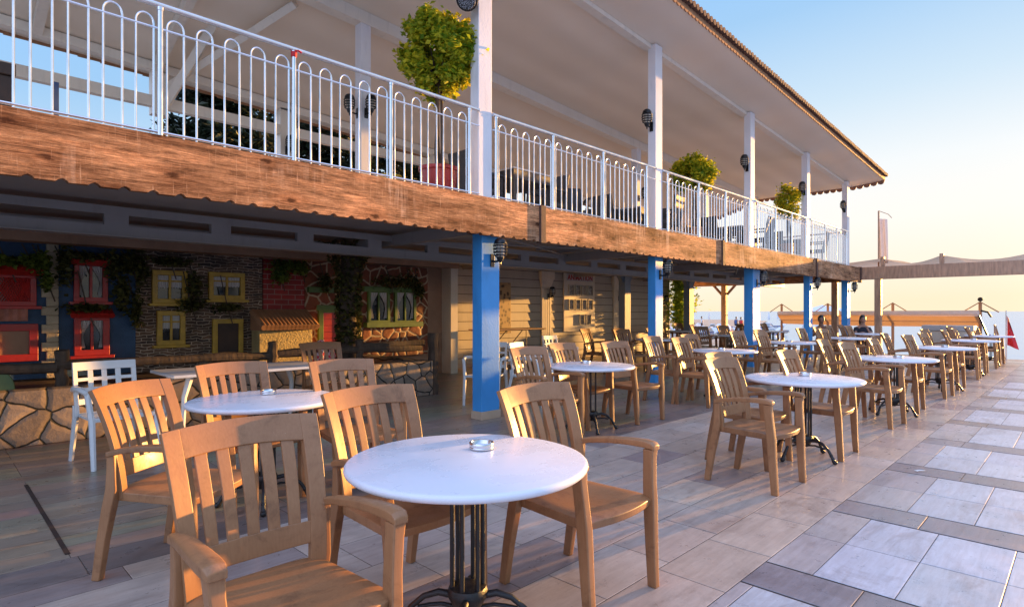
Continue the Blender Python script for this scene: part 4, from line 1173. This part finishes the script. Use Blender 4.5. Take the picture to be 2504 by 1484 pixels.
# upper deck furniture
def rattan_chair():
    r = thing('rattan_chair', '', 'chair', (0,0,0), 0, 'dark rattan chairs on the upper deck')
    g = MB(); g.solid(lambda u,v: ((u-.5)*.50, .24+.10*v-.02*math.sin(PI*u), .42+.52*v), lambda u,v: ((u-.5)*.50, .275+.10*v-.02*math.sin(PI*u), .42+.52*v), 8, 5); g.build('backrest', M['rattan'], r, bevel=.008)
    g = MB(); g.box(-.26,.26,-.27,.27,.36,.43); g.build('seat', M['rattan'], r, bevel=.015)
    for s in (-1,1):
        for y in (-.24,.25):
            g = MB(); g.box(s*.24-.022,s*.24+.022,y-.022,y+.022,0,.62 if y<0 else .42); g.build('leg', M['rattan'], r, bevel=.003)
        g = MB(); g.box(s*.26-.03,s*.26+.03,-.28,.28,.62,.65); g.build('armrest', M['rattan'], r, bevel=.006)
    return r
def rattan_table():
    r = thing('rattan_table', '', 'table', (0,0,0), 0, 'rattan tables with pale tops on the upper deck')
    g = MB(); g.box(-.45,.45,-.45,.45,.735,.76); g.build('tabletop', M['curtain'], r, bevel=.004)
    g = MB(); g.box(-.44,.44,-.44,.44,.60,.733); g.build('apron', M['rattan'], r)
    for a in (-1,1):
        for b in (-1,1):
            g = MB(); g.box(a*.41-.03,a*.41+.03,b*.41-.03,b*.41+.03,0,.6); g.build('leg', M['rattan'], r)
    return r
rc = rattan_chair(); rt = rattan_table(); ff = [True, True]
bay = ['between the first and second white posts','between the second and third white posts','between the third and fourth white posts','between the last two white posts']
for bi, (x, y) in enumerate(((6.55,6.45),(10.6,6.9),(14.6,6.6),(18.5,6.5))):
    l1 = 'pale topped rattan table on the upper deck ' + bay[bi]
    if ff[0]: ff[0] = False; rt.location = (x,y,2.69); rt['label'] = l1
    else: dup(rt, (x,y,2.69), .05*bi, l1)
    for k, (dx, dy, a, w_) in enumerate(((-.75,0,90,'left of'),(.78,.05,-90,'right of'),(.05,.75,0,'behind'),(0,-.72,180,'in front of'))):
        if k == 3 and bi == 0: continue
        l2 = 'rattan chair %s the upper deck table %s' % (w_, bay[bi])
        if ff[1]: ff[1] = False; rc.location = (x+dx,y+dy,2.69); rc.rotation_euler = (0,0,R(a)); rc['label'] = l2
        else: dup(rc, (x+dx,y+dy,2.69), R(a+random.uniform(-12,12)), l2)
for k, (x, y) in enumerate(((7.9,7.3),(8.3,6.7),(12.2,7.2))):
    dup(rc, (x,y,2.69), R(-70+30*k), 'dark rattan chair pushed aside on the upper deck, %s' % ['first right of the nearest deck table','second right of the nearest deck table','left of the third white post'][k])

# ================================================================== PERGOLA AND SHORE
pg = thing('timber_pergola', 'brown timber pergola with beige shade sails at the sea end of the terrace', 'pergola')
g = MB(); g.box(20.95, 21.15, -9, 11.8, 2.33, 2.72); g.build('main_beam', M['pergolawood'], pg, bevel=.01)
g = MB(); g.box(21.2, 21.26, -9, 11.8, 2.50, 2.56); g.build('edge_rail', M['pergolawood'], pg)
for y in (4.72, 5.95, 9.7):
    g = MB(); g.box(20.96, 21.14, y-.09, y+.09, 0.001, 2.328)
    g.build('pergola_post', M['pergolawood'], pg, bevel=.01)
g = MB(); g.tube([(21.05,9.6,1.95),(21.05,9.25,2.33)], .05, 4); g.tube([(21.05,9.8,1.95),(21.05,10.15,2.33)], .05, 4); g.build('knee_brace', M['pergolawood'], pg, smooth=False)
for y in (4.6, 3.1, .9, -1.8):
    g = MB(); g.box(20.98, 21.12, y-.05, y+.05, 2.725, 3.02); g.build('sail_peg', M['pergolawood'], pg, bevel=.006)
for a, b in ((4.6,3.1),(3.1,.9),(.9,-1.8),(-1.8,-6),(10.5,4.6)):
    g = MB()
    def sf(u, v, a=a, b=b):
        y = a + (b-a)*u; x = 21.0 + 5.5*v
        sag = .16*math.sin(PI*u)
        return (x, y, 2.97 - sag*1.2 + .16*v*math.sin(PI*v))
    g.strip(sf, 10, 6); g.build('shade_sail', M['sailcloth'], pg)
# pole with rolled white banner
r = thing('beach_banner', 'tall pole with a furled white banner rising above the pergola', 'banner', (22.3, 4.99, -1.1))
g = MB(); g.cyl((0,0,0),(0,0,5.75),.025); g.tube([(0,0,5.75),(.12,-.25,5.62),(.2,-.33,5.5)], .01, 6); g.build('pole', M['pergolawood'], r)
g = MB(); g.strip(lambda a,b: (.03+.04*math.sin(a*12+b*2), .03-.30*a*(1-.12*b), 4.05+1.45*b-.05*a), 14, 8); g.build('banner_cloth', cloth('white_banner', (.6,.57,.6), .15), r)
# retractable awning beyond the terrace
aw = thing('retractable_awning', 'long beige rolled-out beach awning on posts beyond the terrace', 'awning')
A0, A1 = (23.9, 8.8), (22.9, 2.45)
def aa(t_, dx=0): return (A0[0]+(A1[0]-A0[0])*t_+dx, A0[1]+(A1[1]-A0[1])*t_)
g = MB(); p, q_ = aa(0), aa(1); g.cyl((p[0],p[1],1.24),(q_[0],q_[1],1.27), .085, n=12); g.build('roller_tube', M['whitecloth'], aw)
g = MB(); g.strip(lambda a,b: (aa(a)[0]+.6*b-.08, aa(a)[1], 1.16+.02*a-.33*b-.035*math.sin(a*PI)*b), 20, 5); g.build('awning_cloth', cloth('tan_awning', (.50,.33,.20), .35), aw)
g = MB(); p, q_ = aa(0,.3), aa(1,.3); g.cyl((p[0]-.2,p[1],.98),(q_[0]-.2,q_[1],1.0), .012, n=6); g.build('seam_rod', M['pergolawood'], aw)
for t_ in (.0, .28, .62, 1.0):
    p = aa(t_); g = MB(); g.cyl((p[0]+.35,p[1],-1.3),(p[0]+.35,p[1],1.6), .045, n=8)
    g.tube([(p[0]+.35,p[1]+.45,1.3),(p[0]+.35,p[1],1.62),(p[0]+.35,p[1]-.45,1.3)], .018, 5)
    g.build('awning_post', M['pergolawood'], aw)
g = MB(); p = aa(1); g.tube([(p[0],p[1]-.05,1.35),(p[0],p[1]-.22,1.30),(p[0],p[1]-.3,1.15)], .03, 6); g.tube([(p[0]+.02,p[1],1.2),(p[0]+.35,p[1]-.2,.5)], .03, 6)
g.sphere((p[0]+.35,p[1],1.7), .07); g.build('crank_bracket', M['blackmetal'], aw)
# railing at the steps to the water
sr = thing('step_railing', 'brown metal handrail descending the steps to the water at far right', 'railing', (19.45, 1.75, 0))
g = MB(); g.tube([(-.2,0,.97),(0,0,.97),(1.3,-.05,.25),(2.2,-.05,-.25)], .022, 8); g.build('handrail', M['pergolawood'], sr)
g = MB(); g.tube([(0,0,.55),(1.3,-.05,-.15)], .014, 6); g.build('lower_rail', M['pergolawood'], sr)
for x_, z_ in ((0,.97),(.45,.72),(.9,.47),(1.3,.25),(1.8,-.03)):
    g = MB(); g.cyl((x_,-.03*x_,-1.25 if x_ > .3 else 0.001),(x_,-.03*x_,z_),.025); g.build('rail_post', M['pergolawood'], sr)
g = MB()
for k in range(6): g.box(.24+.3*k, .24+.3*(k+1)-.002, -1.9, .15, -1.3, -.15-.18*k)
o = g.build('water_steps', M['skirting'], bevel=.01); o.location = (19.46,1.75,0); tag(o, kind='structure')
fl = thing('red_flag', 'red flag hanging from a pole beside the steps at far right', 'flag', (20.6, 1.62, -1.3))
g = MB(); g.cyl((0,0,0),(0,0,2.65),.015); g.build('flag_pole', M['steel'], fl)
g = MB(); g.strip(lambda a,b: (.05*math.sin(a*7+b*3), -.02-.24*a*(.15+.85*(1-b)), 1.72+.80*b-.12*a), 8, 8); g.build('flag_cloth', M['redcloth'], fl)
r = thing('waiter_station', 'low grey cabinet behind the last promenade table', 'cabinet', (19.0, 2.65, 0))
g = MB(); g.box(-.25,.25,-.5,.5,.0,.82); g.build('cabinet_body', M['cream'], r, bevel=.01)
g = MB(); g.box(-.28,.28,-.55,.55,.822,.96); g.build('cabinet_top', plaster('grey_cab', (.35,.33,.31), .05), r, bevel=.01)
# distant beach: flag, parasols, loungers, hut roofs
fl2 = thing('beach_flag', 'small red flag on a thin pole on the distant beach', 'flag', (58, 31.5, -1.1))
g = MB(); g.cyl((0,0,0),(0,0,6.3),.05); g.tube([(0,-2.2,4.9),(0,2.2,4.9)], .02, 4); g.build('flag_pole', M['blackmetal'], fl2)
g = MB(); g.strip(lambda a,b: (.1*math.sin(a*7), -.45*a*(1-.5*abs(b-.4)), 4.6+1.7*b), 4, 4); g.build('flag_cloth', M['redcloth'], fl2)
def parasol(x, y, lab, s=1):
    r = thing('closed_parasol', lab, 'parasol', (x,y,-1.1), 0, 'closed pale parasols on the beach')
    g = MB(); g.cyl((0,0,0),(0,0,1.1*s),.03); g.build('pole', M['whitecloth'], r)
    g = MB(); g.lathe([(.16*s,.9*s),(.24*s,1.1*s),(.13*s,1.8*s),(.02,2.45*s)], (0,0,0), 8); g.build('canopy', M['bluecloth'] if 0 else M['whitecloth'], r)
def ground(u, d): x_ = (u-1252)*d/1430.0; return (d*cc + x_*ss, d*ss - x_*cc)
for k, (u, d) in enumerate(((1672,85),(1734,112),(1880,105),(1902,118))):
    X, Y = ground(u, d); parasol(X, Y, ['closed pale parasol beside the climbing plant, leftmost','closed pale parasol left of the small red flag','closed pale parasol between the third and fourth blue columns, left one','closed pale parasol between the third and fourth blue columns, right one'][k])
def lounger_row():
    proto = thing('sun_lounger', '', 'sun lounger', (0,0,0), 0, 'sun loungers on the distant beach')
    g = MB(); g.box(-1,.3,-.32,.32,.28,.36); g.build('bed', M['bluecloth'], proto)
    g = MB(); g.rbox((.6,0,.55), (.75,.64,.07), Matrix.Rotation(-.7, 3, 'Y')); g.build('backrest', M['whitecloth'], proto)
    for a in (-.8,.2):
        g = MB(); g.box(a-.04,a+.04,-.3,.3,0,.28); g.build('leg', M['whiteplastic'], proto)
    return proto
lp = lounger_row(); k = 0
for u in range(1664, 1905, 12):
    for d in (60, 80):
        X, Y = ground(u+random.uniform(-4,4)+ (5 if d == 80 else 0), d + random.uniform(-6,6))
        lab = 'blue and white sun lounger in the crowded rows on the distant beach'
        if k == 0: lp.location = (X,Y,-1.1); lp.rotation_euler = (0,0,random.uniform(0,6)); lp['label'] = lab
        else: dup(lp, (X,Y,-1.1), random.uniform(0,6), lab)
        k += 1
for k, (u, d, w_) in enumerate(((2010,62,3.4),(2035,70,3.0))):
    X, Y = ground(u, d)
    r = thing('beach_hut', ['white tent roof showing above the beige awning, left one','white tent roof showing above the beige awning, right one'][k], 'tent', (X,Y,-1.1), R(45))
    g = MB(); 
    for a in (-1,1):
        for b in (-1,1): g.box(a*w_*.4-.05,a*w_*.4+.05,b*w_*.4-.05,b*w_*.4+.05,0,2.35)
    g.build('tent_post', M['whitecloth'], r)
    g = MB(); z0_, z1_ = 2.35, 3.1; h_ = w_/2
    g.bm.verts.ensure_lookup_table()
    vs = [g.bm.verts.new(p) for p in ((-h_,-h_,z0_),(h_,-h_,z0_),(h_,h_,z0_),(-h_,h_,z0_),(0,0,z1_))]
    for a in range(4): g.bm.faces.new((vs[a], vs[(a+1)%4], vs[4]))
    g.build('tent_roof', M['whitecloth'], r, smooth=False)

# ================================================================== PEOPLE
def figure(name, label, loc, rz, skin, hair, top=None, pants=None, pose='sit', long_hair=False, head_turn=(0,0)):
    """local: faces -Y"""
    r = thing('person', label, 'person', loc, rz)
    me = bpy.data.meshes.new('body'); 
    hp = .46 if pose != 'stand' else .92
    V = [(0,.02,hp+.03),(0,.06,hp+.20),(0,.05,hp+.38),(0,.02,hp+.50),(0,-.01,hp+.575),(0,-.03,hp+.68)]
    Rr = [(.15,.12),(.135,.10),(.155,.105),(.10,.07),(.052,.052),(.075,.085)]
    E = [(0,1),(1,2),(2,3),(3,4),(4,5)]
    def add(p, rad, par):
        V.append(p); Rr.append(rad if isinstance(rad, tuple) else (rad, rad)); E.append((par, len(V)-1)); return len(V)-1
    for s in (-1,1):
        a = add((s*.17,.03,hp+.46), .055, 3)
        if pose == 'lean':
            b = add((s*.23,-.10,hp+.26), .042, a); c_ = add((s*.10 if s>0 else s*.12,-.30,hp+.32), .033, b); e = add((s*.03,-.25,hp+.52 if s > 0 else hp+.33), .026, c_)
        elif pose == 'sit':
            b = add((s*.23,-.02,hp+.22), .043, a); c_ = add((s*.17,-.24,hp+.22), .033, b); e = add((s*.10,-.33,hp+.24), .026, c_)
        else:
            b = add((s*.23,.03,hp+.20), .043, a); c_ = add((s*.25,-.03,hp-.03), .033, b); e = add((s*.25,-.05,hp-.12), .026, c_)
        for q in range(4):
            add((V[e][0]+(q-1.5)*.016, V[e][1]-.055, V[e][2]-.02+.004*q), .008, e)
        h_ = add((s*.09,.0,hp), .10, 0)
        if pose != 'stand':
            k_ = add((s*.12,-.42,hp+.01), .062, h_); f_ = add((s*.12,-.44,.08), .040, k_); add((s*.12,-.58,.035), .035, f_)
        else:
            k_ = add((s*.10,-.02,.48), .062, h_); f_ = add((s*.10,.02,.08), .040, k_); add((s*.10,-.12,.035), .035, f_)
    me.from_pydata(V, E, []); me.update()
    o = bpy.data.objects.new('body', me); col.objects.link(o); o.parent = r
    md = o.modifiers.new('skin', 'SKIN')
    for i, sv in enumerate(me.skin_vertices[0].data): sv.radius = Rr[i]; sv.use_root = (i == 0)
    s2 = o.modifiers.new('sub', 'SUBSURF'); s2.levels = 2; s2.render_levels = 2
    me.materials.append(M[skin])
    # head with face
    hz = hp+.73; g = MB(); g.sphere((0,-.035,hz), .1, (.80,.95,1.16), 16, 12); g.sphere((0,-.135,hz-.015), .018, (.8,1,1.3), 8, 6)
    for s in (-1,1): g.sphere((s*.08,-.03,hz-.01), .02, (.5,1,1.4), 8, 6)
    g.sphere((0,-.12,hz-.06), .02, (1.3,.5,.5), 8, 6)
    g.build('head', M[skin], r)
    g = MB()
    for s in (-1,1): g.sphere((s*.032,-.122,hz+.012), .01, (1.2,.6,.8), 8, 6)
    g.build('eyes', M['hair'], r)
    g = MB(); g.sphere((0,-.012,hz+.030), .112, (.82,.95,1.05), 16, 12)
    for v_ in [v for v in g.bm.verts if v.co.y < -.085 and v.co.z < hz+.06]: v_.co.y = -.085
    if long_hair: g.tube([(0,.05,hz+.02),(0,.09,hz-.1),(0,.10,hz-.26)], [.08,.085,.03], 10)
    g.build('hair', M[hair], r)
    if top:
        g = MB()
        rings = []
        for z_, rx_, ry_, cy in ((hp-.02,.185,.14,.02),(hp+.15,.165,.125,.05),(hp+.30,.185,.13,.055),(hp+.42,.20,.115,.04),(hp+.50,.13,.085,.02)):
            rings.append([(rx_*math.cos(2*PI*k/16), cy+ry_*math.sin(2*PI*k/16), z_) for k in range(16)])
        g.loft(rings)
        for s in (-1,1): g.tube([(s*.16,.03,hp+.46),(s*.215,-.03,hp+.33)], [.072,.062], 10)
        g.build('shirt', M[top], r)
    if pose == 'lean': r.scale = (.93,.93,.92)
    if pants:
        g = MB()
        for s in (-1,1):
            if pose != 'stand': g.tube([(s*.085,.03,hp),(s*.11,-.25,hp+.01)], [.125,.092], 12)
            else: g.tube([(s*.085,0,hp+.04),(s*.10,0,hp-.25)], [.12,.09], 12)
        g.build('shorts', M[pants], r)
    return r
figure('person', 'bare chested man with short hair sitting with head bowed beside the fourth blue column', (17.35,5.25,0), R(-75), 'skin_tan', 'hair', None, 'darkcloth', 'lean')
figure('person', 'dark haired woman in dark top leaning on one arm near the pergola post', (19.0,4.65,0), R(-60), 'skin', 'hair', 'darkcloth', 'darkcloth', 'lean', True)
for k, (u, d, tp) in enumerate(((1693,62,'redcloth'),(1800,70,'bluecloth'),(1812,66,'redcloth'),(1716,75,'whitecloth'))):
    X, Y = ground(u, d)
    figure('person', ['distant bather in red on the beach beside the climbing plant','distant bather in blue on the beach left of the third blue column','distant bather in red on the beach left of the third blue column','distant bather in white on the beach left of the grey post'][k],
           (X,Y,-1.1), k*1.3, 'skin_tan', 'hair', tp, 'darkcloth', 'stand')

# small litter on the paving
g = MB(); g.strip(lambda a,b: (.09*a, .03*(b-.5)*(1.2-a)+.01*math.sin(a*5), .004+.006*math.sin(a*3)*math.sin(b*3)), 6, 4)
o = g.build('paper_scrap', M['whiteplastic']); o.location = (5.80,1.03,.004); o.rotation_euler = (0,0,-.5); tag(o, 'small torn white paper scrap on a dark paving band', 'paper')

# ================================================================== LIGHT, WORLD, CAMERA
SUN_AZ = R(-8.5)      # direction towards the sun, measured from +X
SUN_EL = R(3.6)
sd = Vector((math.cos(SUN_EL)*math.cos(SUN_AZ), math.cos(SUN_EL)*math.sin(SUN_AZ), math.sin(SUN_EL)))
sl = bpy.data.lights.new('sun', 'SUN'); sl.energy = 15.0; sl.angle = R(.6); sl.color = (1.0, .50, .13)
so = bpy.data.objects.new('sun', sl); col.objects.link(so)
so.rotation_euler = sd.to_track_quat('Z', 'Y').to_euler(); so.location = (20,-4,8)
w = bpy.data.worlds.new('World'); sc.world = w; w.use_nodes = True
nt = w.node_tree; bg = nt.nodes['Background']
sky = nt.nodes.new('ShaderNodeTexSky'); sky.sky_type = 'NISHITA'; sky.sun_disc = False
sky.sun_elevation = SUN_EL
sky.sun_rotation = PI/2 - SUN_AZ      # Blender: rotation 0 = +Y, clockwise
sky.air_density = 1.0; sky.dust_density = .7; sky.ozone_density = 1.6
def vm(op, a, b=None):
    n = nt.nodes.new('ShaderNodeVectorMath'); n.operation = op
    for k, v in enumerate((a, b)):
        if v is None: continue
        if isinstance(v, (tuple, list)): n.inputs[k].default_value = v
        else: nt.links.new(v, n.inputs[k])
    return n
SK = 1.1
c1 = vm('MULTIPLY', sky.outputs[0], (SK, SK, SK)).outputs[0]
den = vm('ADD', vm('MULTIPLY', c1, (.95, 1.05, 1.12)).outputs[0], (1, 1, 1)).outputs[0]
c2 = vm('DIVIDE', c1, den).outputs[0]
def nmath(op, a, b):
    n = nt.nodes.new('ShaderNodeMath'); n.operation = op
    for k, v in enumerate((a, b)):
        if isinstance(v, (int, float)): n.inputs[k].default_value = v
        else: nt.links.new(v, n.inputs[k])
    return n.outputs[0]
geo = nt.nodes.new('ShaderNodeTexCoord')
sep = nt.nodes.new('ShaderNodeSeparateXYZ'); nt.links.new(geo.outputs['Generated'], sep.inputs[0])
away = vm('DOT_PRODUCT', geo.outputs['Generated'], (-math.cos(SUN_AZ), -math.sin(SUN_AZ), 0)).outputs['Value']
# evening haze: warm low towards the sun, blue higher up and away from it; unseen zenith brightened to fill the shade
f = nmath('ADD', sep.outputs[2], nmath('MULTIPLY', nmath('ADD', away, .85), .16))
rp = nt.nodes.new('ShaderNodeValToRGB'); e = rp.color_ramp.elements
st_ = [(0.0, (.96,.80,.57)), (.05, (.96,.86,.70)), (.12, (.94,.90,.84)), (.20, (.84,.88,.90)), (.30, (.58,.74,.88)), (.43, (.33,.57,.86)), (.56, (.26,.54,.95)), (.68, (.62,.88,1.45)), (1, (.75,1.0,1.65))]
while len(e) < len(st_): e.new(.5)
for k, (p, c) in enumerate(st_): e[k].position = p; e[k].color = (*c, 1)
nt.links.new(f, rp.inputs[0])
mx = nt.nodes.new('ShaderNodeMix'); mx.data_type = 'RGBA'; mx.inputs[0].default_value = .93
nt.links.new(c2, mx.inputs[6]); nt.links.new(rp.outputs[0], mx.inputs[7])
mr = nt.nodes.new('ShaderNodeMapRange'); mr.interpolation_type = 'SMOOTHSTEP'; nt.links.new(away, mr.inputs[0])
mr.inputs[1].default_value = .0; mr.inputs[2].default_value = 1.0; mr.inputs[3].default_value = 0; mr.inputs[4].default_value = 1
gl = nt.nodes.new('ShaderNodeVectorMath'); gl.operation = 'SCALE'; gl.inputs[0].default_value = (.74, .75, .95); nt.links.new(mr.outputs[0], gl.inputs['Scale'])  # pale glow opposite the sun, out of view, added as fill light
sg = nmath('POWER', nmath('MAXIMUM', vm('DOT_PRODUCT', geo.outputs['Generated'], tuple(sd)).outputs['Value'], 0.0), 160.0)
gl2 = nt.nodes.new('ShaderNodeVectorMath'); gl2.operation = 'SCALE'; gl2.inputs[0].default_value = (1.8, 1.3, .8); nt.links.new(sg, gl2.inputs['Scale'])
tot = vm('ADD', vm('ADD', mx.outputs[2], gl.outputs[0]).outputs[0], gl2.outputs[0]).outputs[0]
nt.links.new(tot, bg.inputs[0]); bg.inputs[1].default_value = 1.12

cam = bpy.data.cameras.new('camera'); co = bpy.data.objects.new('camera', cam); col.objects.link(co)
cam.sensor_width = 36; cam.lens = 36*FX; cam.clip_end = 40000; cam.clip_start = .05
co.location = (0,0,EYE); co.rotation_euler = (PI/2, 0, CA - PI/2)
cam.shift_y = (761-742)/2504.0
sc.camera = co
sc.view_settings.view_transform = 'Standard'; sc.view_settings.look = 'None'; sc.view_settings.exposure = 0
